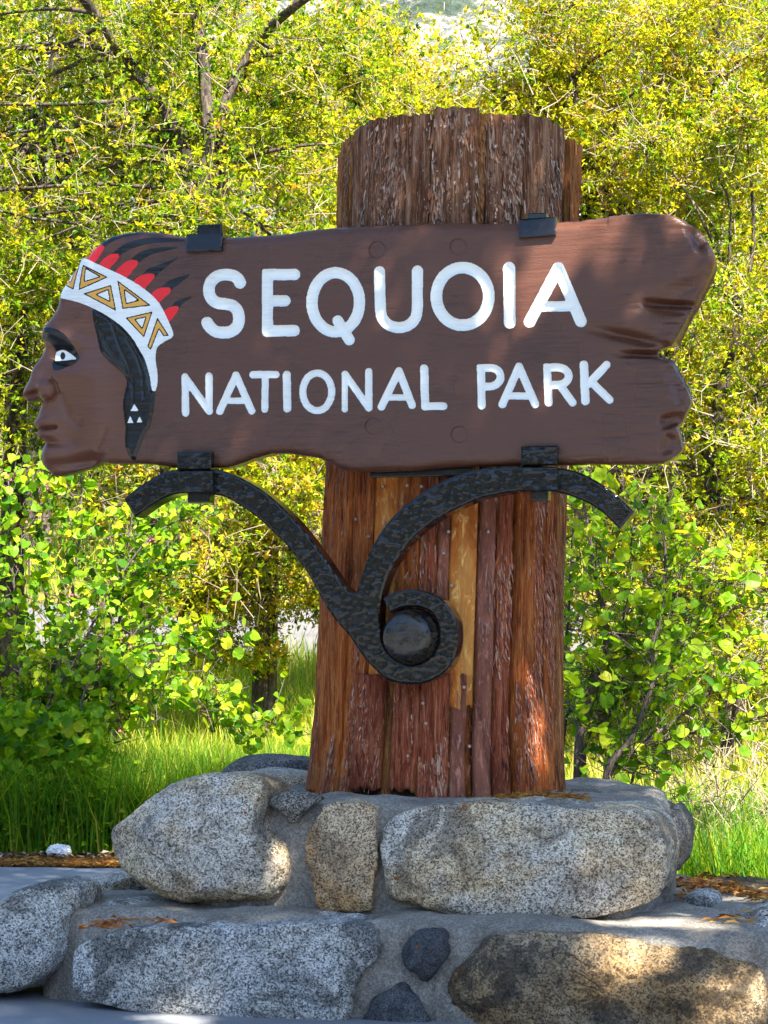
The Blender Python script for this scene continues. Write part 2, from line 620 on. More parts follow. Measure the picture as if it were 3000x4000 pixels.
V = np.array([CAM[0], CAM[1], 0]) + U[..., None] * RT + Wg[..., None] * F2
V[..., 2] = Z
mo = link('mountain', mesh_np('mountain', V.reshape(-1, 3), grid_faces(len(mu), len(mw)), smooth=True, mat=m_mountain()))
tag(mo, kind='structure')

# ================================================================== stone base
def m_mortar():
    M = Mat('sandy_mortar')
    v = M.coord()
    n = M.noise(5, v, 7, 0.65)
    vo = M.n('TexVoronoi'); vo.inputs['Scale'].default_value = 150; M.l(v, vo.inputs['Vector'])
    s = M.n('SeparateColor'); M.l(vo.outputs['Color'], s.inputs[0])
    b = M.ramp(n, [(0.3, (0.15, 0.13, 0.11)), (0.55, (0.25, 0.23, 0.20)), (0.75, (0.33, 0.30, 0.26))])
    b = M.mix(b, M.ramp(s.outputs[0], [(0.1, (0.55,) * 3), (0.5, (1.0,) * 3), (0.95, (1.6,) * 3)]), 0.6, 'MULTIPLY')
    h = M.noise(60, v, 5, 0.75)
    return M.set(b, 0.92, M.bump(h, 0.7, 0.012), 0.2)
mt['mortar'] = m_mortar()
mt['g_light'] = m_granite('pale_speckled_granite', (0.66, 0.61, 0.53), (0.36, 0.33, 0.285), (0.085, 0.078, 0.07), (0.04, 0.036, 0.033), 0.7, (0.6, 0.42, 0.2), 0.55)
mt['g_warm'] = m_granite('ochre_speckled_granite', (0.58, 0.46, 0.31), (0.32, 0.23, 0.14), (0.09, 0.06, 0.045), (0.12, 0.08, 0.05), 0.5, (0.6, 0.38, 0.14), 0.7)
mt['g_grey'] = m_granite('grey_blue_granite', (0.6, 0.6, 0.58), (0.29, 0.29, 0.285), (0.06, 0.06, 0.062), (0.03, 0.031, 0.034), 0.85, (0.5, 0.45, 0.35), 0.3)
mt['g_dark'] = m_granite('dark_blue_grey_rock', (0.13, 0.135, 0.145), (0.075, 0.08, 0.088), (0.03, 0.032, 0.036), (0.02, 0.02, 0.022), 0.6, (0.4, 0.4, 0.4), 0.1, 1.3)
mt['g_darkgran'] = m_granite('dark_speckled_rock', (0.28, 0.26, 0.23), (0.09, 0.085, 0.08), (0.03, 0.03, 0.03), (0.025, 0.025, 0.025), 0.6, (0.5, 0.4, 0.25), 0.2)
mt['g_brown'] = m_granite('tan_weathered_rock', (0.36, 0.28, 0.18), (0.2, 0.155, 0.10), (0.07, 0.058, 0.047), (0.035, 0.032, 0.03), 1.0, (0.56, 0.40, 0.2), 0.6, 0.8)

YU, YL = -0.93, -1.28       # front planes of the two tiers
base = thing('stone_base', 'two tier granite boulder base with grey mortar joints carrying the log', 'stone base', (0.2, -0.2, 0))

def stone(px_outline, y0, front, back, mat, n_exp=2.6, seed=0, amp=0.03, label=None, lat=110, lon=240, cuts=9):
    """boulder whose widest section is the outline on plane y0, bulging front/back metres towards/away from the viewer"""
    O = on_y(spline(px_outline, 5), y0)
    c = (O.max(0) + O.min(0)) / 2
    rel = O - c
    ang = np.arctan2(rel[:, 1], rel[:, 0])
    rad = np.hypot(rel[:, 0], rel[:, 1])
    o = np.argsort(ang)
    ang, rad = ang[o], rad[o]
    th = np.linspace(-math.pi, math.pi, lon, endpoint=False)
    rr = np.interp(th, np.concatenate([ang - 2 * math.pi, ang, ang + 2 * math.pi]), np.tile(rad, 3))
    t = np.linspace(0.0, math.pi, lat)
    e = 2.0 / n_exp
    s = np.clip(np.sin(t), 0, 1) ** e
    k = np.sign(np.cos(t)) * np.abs(np.cos(t)) ** e
    yy = y0 - np.where(k > 0, front, back) * k
    X = c[0] + np.cos(th)[None] * rr[None] * s[:, None]
    Zc = c[1] + np.sin(th)[None] * rr[None] * s[:, None]
    Y = np.repeat(yy[:, None], lon, 1)
    V = np.stack([X, Y, Zc], -1).reshape(-1, 3)
    d = unit(V - np.array([c[0], y0, c[1]]))
    sz = min(1.0, rr.mean() / 0.25)
    q = V + seed * 7.7
    nz = fbm(q * 2.6, 3, 2.0, 0.45) * amp * 0.8 * sz - np.abs(noise3(q * 6)) * amp * 0.28 * sz + fbm(q * 14, 5, 2.1, 0.62) * 0.0085
    keep = (s[:, None] * np.ones(lon)[None]).reshape(-1)
    V = V + d * nz[:, None]
    rs = np.random.default_rng(100 + seed)
    cc = np.array([c[0], y0, c[1]])
    ext = np.array([np.ptp(O[:, 0]) / 2, front, np.ptp(O[:, 1]) / 2])
    Q = (V - cc) / ext
    for _ in range(cuts):                       # broken faces on the side that shows
        nn = unit(np.array([rs.normal(0, .55), -abs(rs.normal(0.95, .25)), rs.normal(0.15, .45)]))
        sup = np.quantile(Q @ nn, 0.995)
        exc = Q @ nn - sup * rs.uniform(.78, .93)
        Q = Q - nn[None] * (np.maximum(exc, 0) * .88)[:, None]
    V = cc + Q * ext
    ck = noise3(V * np.array([2.3, 2.3, 3.1]) + seed * 5.3) + 0.25 * noise3(V * 14)
    ck2 = noise3(V * np.array([3.4, 3.4, 2.2]) + seed * 9.1 + 30) + 0.25 * noise3(V * 12)
    V = V - d * (sz * (0.013 * np.exp(-(ck / 0.028) ** 2) * smoothstep(-.1, .3, noise3(V * 1.9 + seed)) + 0.009 * np.exp(-(ck2 / 0.02) ** 2) * smoothstep(0, .3, noise3(V * 2.1 + seed + 9))))[:, None]
    me = mesh_np('stone', V, grid_faces(lon, lat, True)[:, ::-1], smooth=True, mat=mat)
    ob = link('stone', me, base)
    if label: ob['label'] = label
    return ob

# upper tier, front
stone(SD([(75, 500), (90, 430), (160, 370), (250, 290), (350, 220), (480, 160), (620, 125), (760, 108), (900, 120), (1010, 165), (1040, 260), (1020, 380), (1060, 455), (1130, 510), (1155, 600), (1145, 720), (1080, 790), (960, 825), (800, 845), (650, 855), (520, 860), (400, 835), (320, 790), (260, 745), (190, 690), (130, 620), (85, 560)]),
      YU + 0.05, 0.24, 0.5, mt['g_light'], 2.9, 1, 0.03, 'large pale rounded boulder at the left of the upper tier', cuts=5)
stone(SD([(980, 270), (1040, 225), (1100, 205), (1200, 210), (1280, 230), (1300, 265), (1250, 290), (1200, 340), (1150, 395), (1110, 400), (1080, 350), (1030, 310)]),
      YU - 0.05, 0.07, 0.12, mt['g_darkgran'], 2.2, 2, 0.03, 'small dark stone set in mortar beside the pale boulder', 40, 90)
stone(SD([(1330, 290), (1420, 270), (1520, 275), (1605, 300), (1615, 420), (1625, 560), (1615, 700), (1610, 850), (1590, 915), (1450, 925), (1330, 915), (1280, 885), (1262, 780), (1240, 680), (1208, 580), (1210, 490), (1260, 390)]),
      YU - 0.03, 0.09, 0.2, mt['g_warm'], 5, 3, 0.022, 'upright ochre flecked granite stone between the two big boulders')
stone(SR([(14, 420), (50, 330), (140, 280), (300, 256), (450, 252), (700, 262), (900, 270), (1060, 278), (1150, 300), (1210, 360), (1238, 440), (1238, 540), (1222, 620), (1190, 665), (1100, 700), (1000, 722), (850, 745), (720, 762), (550, 760), (430, 752), (300, 742), (200, 710), (110, 680), (40, 662), (18, 560)]),
      YU + 0.06, 0.22, 0.5, mt['g_light'], 5.5, 4, 0.03, 'widest granite boulder of the upper tier below the log', 130, 300)
# upper tier, sides and back
stone(SX([(960, 375), (1000, 370), (1035, 430), (1060, 520), (1075, 600), (1060, 700), (1050, 800), (1035, 985), (960, 985), (930, 900), (960, 700), (950, 500)]), YU + 0.50, 0.12, 0.2, mt['mortar'], 2.6, 15, 0.01, 'pinkish mortar rib at the right edge of the upper tier', 40, 80)
stone(SX([(1040, 330), (1080, 300), (1115, 340), (1160, 420), (1170, 520), (1155, 640), (1110, 720), (1060, 755), (960, 740), (880, 600), (900, 400), (960, 340)]),
      0.25, 0.35, 0.3, mt['g_darkgran'], 2.6, 5, 0.03, 'dark shaded stone behind the right end of the upper tier', 50, 100)
stone(SX([(340, 230), (480, 205), (700, 212), (800, 195), (900, 235), (960, 280), (1060, 330), (1050, 420), (800, 460), (500, 440), (340, 380)]),
      0.38, 0.62, 0.25, mt['g_darkgran'], 3.4, 6, 0.025, 'flat dark slab on top of the base right of the log', 60, 120)
stone(SD([(725, 110), (780, 50), (850, 8), (950, 0), (1060, 3), (1150, 15), (1300, 40), (1310, 150), (1100, 190), (900, 180), (760, 160)]),
      0.55, 0.28, 0.3, mt['g_darkgran'], 2.6, 7, 0.03, 'dark slab with pale lichen behind the left side of the log', 60, 120)
stone(SD([(840, 110), (920, 84), (1000, 80), (1100, 95), (1230, 110), (1300, 130), (1300, 190), (1100, 210), (900, 190)]),
      0.12, 0.3, 0.3, mt['g_light'], 2.6, 17, 0.02, 'low pale stone between the dark slab and the left boulder', 40, 90)
# lower tier
stone(SB([(-420, 600), (-330, 430), (-150, 370), (0, 345), (60, 312), (150, 260), (230, 230), (300, 226), (380, 240), (440, 285), (440, 370), (412, 450), (415, 550), (402, 640), (365, 720), (290, 785), (200, 840), (80, 862), (-150, 870), (-350, 820)]),
      YL + 0.06, 0.2, 0.5, mt['g_grey'], 3.6, 8, 0.02, 'pitted pale boulder at the left end of the lower tier', cuts=3)
stone(SL([(338, 960), (352, 900), (400, 850), (500, 815), (620, 795), (800, 785), (1000, 785), (1200, 772), (1400, 766), (1580, 775), (1640, 800), (1660, 860), (1650, 930), (1580, 980), (1540, 1040), (1510, 1130), (1490, 1260), (1300, 1275), (1100, 1250), (900, 1215), (700, 1180), (500, 1125), (400, 1098), (345, 1062)]),
      YL - 0.03, 0.13, 0.3, mt['g_grey'], 6.5, 9, 0.03, 'long grey speckled granite block across the lower tier', 130, 320)
stone(SM([(703, 500), (720, 430), (780, 365), (850, 343), (970, 350), (987, 420), (1000, 480), (960, 560), (920, 620), (845, 665), (800, 620), (740, 580)]),
      YL - 0.05, 0.09, 0.12, mt['g_dark'], 2.1, 10, 0.045, 'small blue black angular stone in the lower tier mortar', 46, 96)
stone(SM([(440, 1010), (470, 920), (540, 775), (640, 695), (720, 665), (775, 720), (825, 800), (880, 910), (900, 1010), (700, 1060)]),
      YL - 0.04, 0.05, 0.15, mt['g_dark'], 2.8, 11, 0.02, 'grey blue stone at the foot of the base below the black stone', 46, 96)
stone(SR([(300, 1010), (345, 950), (420, 875), (475, 815), (600, 800), (760, 805), (900, 825), (1150, 855), (1400, 872), (1530, 905), (1610, 955), (1660, 1050), (1690, 1217), (1600, 1290), (1000, 1310), (500, 1290), (315, 1260), (290, 1110)]),
      YL + 0.03, 0.18, 0.4, mt['g_brown'], 6, 12, 0.03, 'large tan stained boulder at the right of the lower tier', 130, 300)
stone(SR([(1545, 850), (1600, 800), (1700, 790), (1850, 820), (1900, 950), (1850, 1150), (1700, 1200), (1670, 1080), (1625, 960), (1570, 900)]),
      YL + 0.16, 0.16, 0.3, mt['g_grey'], 2.5, 13, 0.03, 'grey stone at the right edge of the frame in the lower tier')
# stones lying in the ledge
for k, (pl, y0, fr, bk, m) in enumerate([
    (SR([(1290, 690), (1330, 648), (1400, 640), (1455, 668), (1440, 730), (1330, 740)]), -0.45, 0.2, 0.2, 'g_grey'),
    (SR([(1540, 790), (1570, 730), (1660, 705), (1760, 730), (1780, 800), (1650, 830)]), -0.72, 0.28, 0.25, 'g_grey'),
    (SR([(1330, 600), (1480, 590), (1660, 600), (1800, 620), (1800, 680), (1500, 660), (1340, 640)]), 0.2, 0.35, 0.2, 'g_brown'),
    (SL([(370, 600), (430, 575), (540, 560), (620, 570), (620, 640), (480, 650), (375, 630)]), -0.38, 0.25, 0.2, 'g_light'),
    (SL([(400, 740), (440, 690), (540, 670), (680, 680), (700, 740), (560, 765), (440, 775)]), -0.92, 0.22, 0.2, 'g_grey')]):
    stone(pl, y0, fr, bk, mt[m], 2.6, 20 + k, 0.02, None, 40, 90)

def mass(name, poly, ztop, zbot, edge, seed):
    """mortar body over a plan polygon (x, y), rounded along its top edge"""
    poly = spline(poly, 5)
    lo, hi = poly.min(0) - 0.1, poly.max(0) + 0.1
    st = 0.022
    xs, ys = np.arange(lo[0], hi[0], st), np.arange(lo[1], hi[1], st)
    X, Y = np.meshgrid(xs, ys)
    P = np.stack([X.ravel(), Y.ravel()], 1)
    f = sdf_poly(P, poly, 1.0) + 0.02 * fbm(np.concatenate([P * 6, P[:, :1] * 0 + seed], 1), 3)
    nz = fbm(np.concatenate([P * 2.2, P[:, :1] * 0 + seed], 1), 5, 2.1, 0.5)
    vf, tr, be = patch(f, len(xs), len(ys), np.concatenate([P, f[:, None], nz[:, None]], 1))
    d = np.clip(-vf[:, 2], 0, edge)
    q = 1 - d / edge
    z = ztop + vf[:, 3] * 0.035 - edge * (1 - np.sqrt(np.maximum(0, 1 - q * q)))
    V = np.stack([vf[:, 0], vf[:, 1], z], 1)
    b = be
    n, rows = len(V), 16
    chunks, faces = [V], [tr]
    prev0, prev1 = b[:, 0], b[:, 1]
    cen = V[:, :2].mean(0)
    for r in range(1, rows + 1):
        t = r / rows
        ring = V[b.ravel()].copy()
        ztopb = ring[:, 2].copy()
        ring[:, 2] = ztopb * (1 - t) + zbot * t
        nn = fbm(np.stack([ring[:, 0] * 5, ring[:, 1] * 5, ring[:, 2] * 5 + seed], 1), 4)
        out = unit(ring[:, :2] - cen)
        ring[:, :2] += out * (nn * 0.022 * min(1, r / 2))[:, None]
        i0 = n + np.arange(len(b)) * 2
        i1 = i0 + 1
        faces += [np.stack([prev1, prev0, i0], 1), np.stack([prev1, i0, i1], 1)]
        chunks.append(ring)
        prev0, prev1 = i0, i1
        n += len(ring)
    return link(name, mesh_np(name, np.concatenate(chunks), np.concatenate(faces), smooth=True, mat=mt['mortar']), base)

xl = on_y([(600, 3300)], YU)[0, 0]
xr = on_y([(2500, 3300)], YU)[0, 0]
mass('mortar', [(xl + 0.02, YU + 0.16), (xl + 0.15, YU + 0.01), (0, YU - 0.03), (xr - 0.2, YU - 0.02), (xr, YU + 0.14), (xr + 0.02, -0.2), (xr - 0.1, 0.5), (0.4, 0.75), (-0.4, 0.7), (xl + 0.1, 0.3)], 0.775, 0.25, 0.09, 3)
yl = on_y([(170, 3600)], YL)[0, 0]
mass('mortar', [(yl - 0.05, YL + 0.25), (yl + 0.1, YL + 0.05), (0, YL - 0.03), (1.6, YL - 0.03), (2.6, YL + 0.1), (2.8, 0.0), (2.0, 0.45), (1.2, 0.6), (0.4, 0.85), (-0.5, 0.8), (-0.9, 0.4), (-1.15, -0.15), (yl, -0.6)], 0.365, -0.08, 0.07, 9)

# ================================================================== log post
log = thing('log_post', 'upright sequoia log clad in reddish bark boards on the stone base', 'log', (0, 0, 0.8))
ZB, ZT = 0.79, 3.70
CX0 = CAM[0] + 0  # axis of the log, leaning slightly to the right going up
ax_lo = at(1704, 9.28, ZB)
ax_hi = at(1792, 9.28, ZT)

def axis(z):
    t = (np.asarray(z) - ZB) / (ZT - ZB)
    return ax_lo[None] * (1 - t)[:, None] + ax_hi[None] * t[:, None]

def rad0(z):
    t = (np.asarray(z) - ZB) / (ZT - ZB)
    return 0.535 + 0.035 * np.exp(-(np.asarray(z) - ZB) / 0.25) - 0.012 * t

view = math.atan2((CAM - ax_lo)[1], (CAM - ax_lo)[0])     # bearing of the camera from the log

def ang_of(px, cx, rpx):
    return math.asin(max(-1, min(1, (px - cx) / rpx)))

def plank(a0, a1, z0, z1, mat, thick=0.0, seed=0, rag0=0.015, rag1=0.012, rel=0.012, smooth_wood=False, tilt=0.0, name='bark_board'):
    nu = max(6, int((a1 - a0) * 0.54 / 0.0065))
    nv = max(10, int((z1 - z0) / 0.016))
    u = np.linspace(0, 1, nu)
    v = np.linspace(0, 1, nv)
    Ug, Vg = np.meshgrid(u, v)
    jl = 0.012 * noise3(np.stack([v * (z1 - z0) * 3.5 + seed * 1.7, v * 0, v * 0 + 8], 1)) * (0.4 if smooth_wood else 1)
    jr = 0.012 * noise3(np.stack([v * (z1 - z0) * 3.5 + seed * 1.7 + 40, v * 0, v * 0 + 8], 1)) * (0.4 if smooth_wood else 1)
    a = view + a0 + jl[:, None] + (a1 + jr - a0 - jl)[:, None] * Ug
    bot = z0 + rag0 * noise3(np.stack([u * 5 + seed, u * 0, u * 0 + 1.3], 1))
    top = z1 + rag1 * noise3(np.stack([u * 5 + seed, u * 0 + 4, u * 0 + 1.3], 1)) + tilt * (u - 0.5)
    z = bot[None] * (1 - Vg) + top[None] * Vg
    wid = (a1 - a0) * 0.54
    edge = np.minimum(Ug, 1 - Ug) * wid
    er = 0.006 if smooth_wood else 0.011
    q = 1 - np.clip(edge / er, 0, 1)
    prof = -er * (1 - np.sqrt(1 - q * q)) * 1.1
    c = np.stack([np.cos(a) * 0.54, np.sin(a) * 0.54, z], -1)
    if smooth_wood:
        r = 0.003 * noise3(c * np.array([10, 10, 2]) + seed)
    else:
        ridge = 1 - 2.2 * np.abs(noise3(c * np.array([24, 24, 1.5]) + seed * 3.1))
        ridge2 = 1 - 2 * np.abs(noise3(c * np.array([52, 52, 3.4]) + seed))
        r = rel * (0.75 * ridge + 0.45 * ridge2 + 0.35 * fbm(c * np.array([70, 70, 12]) + seed, 2) + 1.0 * noise3(c * np.array([5, 5, 0.9]) + seed))
    rr = rad0(z) + thick + prof + r
    A = axis(z.ravel()).reshape(nv, nu, 3)
    V = np.stack([A[..., 0] + np.cos(a) * rr, A[..., 1] + np.sin(a) * rr, z], -1)
    back = V.copy()
    rin = rad0(z) - 0.05
    back[..., 0] = A[..., 0] + np.cos(a) * rin
    back[..., 1] = A[..., 1] + np.sin(a) * rin
    idx = np.arange(nu * nv).reshape(nv, nu)
    n = nu * nv
    F = [grid_faces(nu, nv)]
    for ring in (idx[0], idx[-1][::-1], idx[::-1, 0], idx[:, -1]):
        F.append(np.stack([ring[1:], ring[:-1], ring[:-1] + n, ring[1:] + n], 1))
    return link(name, mesh_np(name, np.concatenate([V.reshape(-1, 3), back.reshape(-1, 3)]), np.concatenate(F), smooth=True, mat=mat), log), (a0, a1, z0, z1, thick)

mt['b_rust'] = m_bark('rust_red_bark', (0.10, 0.020, 0.007), (0.50, 0.115, 0.016), (0.62, 0.24, 0.065))
mt['b_red'] = m_bark('wine_red_bark', (0.10, 0.020, 0.010), (0.38, 0.080, 0.030), (0.54, 0.22, 0.11))
mt['b_brown'] = m_bark('brown_bark', (0.08, 0.024, 0.008), (0.36, 0.12, 0.028), (0.52, 0.26, 0.09))
mt['b_grey'] = m_bark('grey_brown_bark', (0.06, 0.022, 0.012), (0.26, 0.105, 0.05), (0.48, 0.29, 0.19))
mt['b_pink'] = m_bark('pinkish_smooth_bark', (0.14, 0.048, 0.034), (0.27, 0.10, 0.062), (0.35, 0.145, 0.09), 14, 0.4)
mt['b_wood'] = m_bark('bare_yellow_wood', (0.42, 0.10, 0.012), (0.62, 0.22, 0.036), (0.72, 0.36, 0.09), 9, 0.2)
mt['b_core'] = m_bark('dark_log_core', (0.015, 0.008, 0.006), (0.035, 0.017, 0.011), (0.06, 0.032, 0.02), 20, 0.5)

# core
nu, nv = 72, 24
aa = np.linspace(0, 2 * math.pi, nu, endpoint=False)
zz = np.linspace(ZB + 0.0, ZT - 0.03, nv)
A = axis(zz)
rr = rad0(zz) - 0.028
V = np.stack([A[:, None, 0] + np.cos(aa)[None] * rr[:, None], A[:, None, 1] + np.sin(aa)[None] * rr[:, None], np.repeat(zz[:, None], nu, 1)], -1).reshape(-1, 3)
V = np.concatenate([V, [axis(zz[-1:])[0]]])
F = grid_faces(nu, nv, True)
top = np.arange(nu) + (nv - 1) * nu
me = mesh_np('log_core', V, F, smooth=True, mat=mt['b_core'])
import bmesh
bm = bmesh.new(); bm.from_mesh(me); bm.verts.ensure_lookup_table()
for i in range(nu):
    bm.faces.new((bm.verts[int(top[i])], bm.verts[int(top[(i + 1) % nu])], bm.verts[nu * nv]))
bm.to_mesh(me); bm.free()
link('log_core', me, log)

planks = []
SPLIT = 1.30
def row(spec, cx, rpx, z0, z1):
    for (p0, p1, m, th, o) in spec:
        a0, a1 = ang_of(p0, cx, rpx), ang_of(p1, cx, rpx)
        za = o.get('z0', z0); zb = o.get('z1', z1)
        ob, s = plank(a0 - 0.002, a1 + 0.002, za, zb, mt[m], th, len(planks), rel=o.get('rel', 0.012), smooth_wood=o.get('sm', False), rag0=o.get('rag', 0.03), tilt=o.get('tilt', 0))
        planks.append((*s, o.get('flk', 1.0), m, o.get('up', False)))

# lower part, full-height boards at the sides and bottom boards in the middle
row([(1218, 1334, 'b_rust', 0.012, {}), (1338, 1384, 'b_rust', 0.0, {}),
     (1388, 1492, 'b_red', 0.012, {'z1': SPLIT, 'z0': ZB + .03}), (1494, 1526, 'b_brown', -0.02, {'z1': SPLIT, 'flk': .3}), (1526, 1628, 'b_red', 0.008, {'z1': SPLIT, 'z0': ZB + .03}),
     (1630, 1742, 'b_red', 0.016, {'z1': SPLIT}), (1746, 1804, 'b_pink', 0.006, {'z1': SPLIT, 'flk': .3}), (1805, 1832, 'b_rust', -0.022, {'z1': SPLIT, 'flk': .2}),
     (1840, 1903, 'b_pink', 0.010, {'flk': .25}), (1906, 1966, 'b_red', 0.010, {}), (1986, 2090, 'b_rust', 0.012, {}), (2092, 2146, 'b_rust', 0.010, {}), (2149, 2189, 'b_brown', 0.004, {})],
    1704, 493, ZB - 0.01, 2.35)
row([(1390, 1428, 'b_rust', 0.0, {}), (1432, 1530, 'b_wood', -0.005, {'sm': True, 'flk': 0}), (1535, 1618, 'b_rust', 0.01, {'flk': .5}), (1621, 1690, 'b_red', 0.004, {'flk': .4}), (1693, 1738, 'b_pink', -0.006, {'flk': .2}), (1742, 1846, 'b_wood', 0.004, {'sm': True, 'z0': 1.16, 'flk': 0})],
    1720, 493, SPLIT - 0.02, 2.35)
# part above the sign
row([(1322, 1376, 'b_brown', 0.004, {'z1': ZT - .03}), (1380, 1478, 'b_grey', 0.004, {'tilt': .03}), (1481, 1591, 'b_grey', 0.014, {'tilt': .01}), (1594, 1687, 'b_grey', 0.006, {}), (1689, 1866, 'b_grey', 0.016, {'z1': ZT + .02}),
     (1869, 1899, 'b_brown', -0.006, {}), (1903, 2040, 'b_grey', 0.006, {}), (2043, 2192, 'b_grey', 0.014, {'tilt': -.03}), (2206, 2252, 'b_brown', 0.02, {'z1': ZT - .05, 'rel': .03})],
    1790, 474, 2.33, ZT)
for i in range(len(planks) - 9, len(planks)):
    planks[i] = (*planks[i][:-1], True)
# the far side of the log
k = 0
a = math.pi / 2 - 0.05
while a < 1.5 * math.pi + 0.05:
    w = 0.22 + 0.09 * ((k * 37) % 5) / 4
    plank(a, min(a + w - 0.006, 1.5 * math.pi + 0.05), ZB - 0.01, ZT - 0.02 * (k % 3), mt[['b_brown', 'b_grey', 'b_rust'][k % 3]], 0.005 * (k % 3), 60 + k)
    a += w
    k += 1

# loose flakes of bark on the boards
def flakes(name, items, per_m2, L, Wd, lift, pal, seed, thr):
    r = np.random.default_rng(seed)
    Vs, Cs = [], []
    for (a0, a1, z0, z1, th, dens, m, up) in items:
        area = (a1 - a0) * 0.54 * (z1 - z0)
        n = int(area * per_m2 * dens)
        if n < 1: continue
        a = view + r.uniform(a0 + 0.01, max(a1 - 0.01, a0 + 0.011), n)
        z = r.uniform(z0 + 0.02, z1, n)
        keep = noise3(np.stack([a * 5, z * 2.2, a * 0 + seed], 1)) + 0.5 * noise3(np.stack([a * 16, z * 6, a * 0 + seed], 1)) > thr
        a, z = a[keep], z[keep]
        n = len(a)
        ln = r.lognormal(math.log(L), 0.45, n)
        wd = r.lognormal(math.log(Wd), 0.35, n)
        sk = r.normal(0, 0.12, n)
        lf = np.abs(r.normal(0, lift, n)) + 0.001
        rad = rad0(z) + th + 0.008
        A = axis(z)
        er = np.stack([np.cos(a), np.sin(a), a * 0], 1)
        et = np.stack([-np.sin(a), np.cos(a), a * 0], 1)
        dn = np.stack([et[:, 0] * sk, et[:, 1] * sk, -np.ones(n)], 1)
        c = np.stack([A[:, 0], A[:, 1], z], 1) + er * rad[:, None]
        P = np.zeros((n, 6, 3))
        for j, (t, ww, o) in enumerate([(0, .35, -.004), (.55, .5, .45), (1.0, .22, 1.0)]):
            mid = c + dn * (ln * t)[:, None] + er * ((lf * o) if o > 0 else np.full(n, o))[:, None]
            jit = r.normal(0, 0.12, n) * wd
            P[:, j * 2] = mid - et * (wd * ww + jit)[:, None]
            P[:, j * 2 + 1] = mid + et * (wd * ww - jit)[:, None]
        Vs.append(P.reshape(-1, 3))
        pc = np.array(pal[m])
        cc = 1.25 * pc[r.integers(0, len(pc), n)] * r.uniform(0.75, 1.25, (n, 1))
        Cs.append(np.repeat(cc, 6, 0))
    V = np.concatenate(Vs)
    n = len(V) // 6
    b = (np.arange(n) * 6)[:, None]
    F = np.concatenate([b + np.array([0, 1, 3, 2]), b + np.array([2, 3, 5, 4])])
    return tag(link(name, mesh_np(name, V, F, np.concatenate(Cs), False, mt['flake']), log), kind='stuff')

mt['flake'] = m_attr('bark_flake', 0.75, 0.25, (90, 0.5, (1, 1, .15)))
gr = [(0.36, 0.25, 0.20), (0.05, 0.022, 0.014), (0.24, 0.155, 0.115), (0.20, 0.115, 0.08), (0.30, 0.20, 0.155), (0.15, 0.065, 0.035), (0.09, 0.045, 0.03), (0.25, 0.095, 0.045), (0.17, 0.10, 0.07)]
rd = [(0.33, 0.095, 0.028), (0.24, 0.06, 0.03), (0.30, 0.14, 0.085), (0.14, 0.04, 0.025), (0.33, 0.22, 0.16), (0.28, 0.09, 0.04), (0.12, 0.04, 0.028), (0.20, 0.07, 0.05)]
bw = [(0.24, 0.11, 0.045), (0.16, 0.065, 0.028), (0.28, 0.16, 0.09), (0.09, 0.04, 0.02), (0.27, 0.10, 0.035)]
pal = {'b_grey': gr, 'b_brown': bw, 'b_rust': rd, 'b_red': rd, 'b_pink': [(0.2, 0.09, 0.06), (0.16, 0.07, 0.05), (0.24, 0.13, 0.1)], 'b_wood': [(0.4, 0.18, 0.06)], 'b_core': bw}
flakes('bark_flakes', [p for p in planks if p[7]], 8500, 0.034, 0.0065, 0.0045, pal, 5, -0.15)
flakes('bark_flakes', [p for p in planks if not p[7]], 7000, 0.032, 0.0048, 0.003, pal, 6, 0.0)
# bark fibres hanging out of the joints and tops
r = np.random.default_rng(12)
A_, B_ = [], []
for p in planks:
    n = 26 if p[7] else 34
    for s in (p[0], p[1]):
        z = r.uniform(p[2] + .02, p[3], n) if not p[7] else np.where(r.random(n) < .5, p[3] - np.abs(r.normal(0, .03, n)), r.uniform(p[2], p[3], n))
        a = view + s + r.normal(0, .008, n)
        rd_ = rad0(z) + p[4] + r.uniform(-.012, .006, n)
        A = axis(z)
        P = np.stack([A[:, 0] + np.cos(a) * rd_, A[:, 1] + np.sin(a) * rd_, z], 1)
        A_.append(P)
        B_.append(P + np.stack([r.normal(0, .012, n), r.normal(-.004, .008, n), r.normal(-.01, .035, n)], 1))
Vt, Ft = twigs(np.concatenate(A_), np.concatenate(B_), np.full(sum(len(x) for x in A_), 0.0011))
fm = Mat('orange_bark_fibre').set((0.27, 0.13, 0.035), 0.9, None, 0.1)
tag(link('bark_fibres', mesh_np('bark_fibres', Vt, Ft, mat=fm), log), kind='stuff')
# screws holding the boards
sm = Mat('dull_screw_steel').set((0.30, 0.24, 0.22), 0.45, None, 0.5, 0.6)
bm = bmesh.new()
bmesh.ops.create_cone(bm, cap_ends=True, segments=12, radius1=0.0085, radius2=0.006, depth=0.008)
sme = bpy.data.meshes.new('screw'); bm.to_mesh(sme); bm.free(); sme.materials.append(sm)
for x, y in SCR([(365, 185), (480, 180), (548, 185), (370, 360), (462, 266), (520, 505), (655, 505), (678, 402), (693, 660), (868, 402), (752, 1148), (472, 1228), (556, 1225), (570, 1322), (430, 1380), (484, 1478), (778, 1432), (235, 342), (295, 425)]):
    d = ray(x, y)
    # meet the cylinder of the boards
    best = None
    for s in np.linspace(8.2, 9.4, 240):
        p = CAM + d * s
        c = axis(np.array([p[2]]))[0]
        if math.hypot(p[0] - c[0], p[1] - c[1]) < rad0(np.array([p[2]]))[0] + 0.019:
            best = p, c
            break
    if best is None: continue
    p, c = best
    o = link('screw', sme, log)
    o.matrix_parent_inverse = Matrix.Identity(4)
    nrm = Vector((p[0] - c[0], p[1] - c[1], 0))
    o.location = Vector(p) - log.location
    o.rotation_euler = nrm.to_track_quat('Z', 'Y').to_euler()

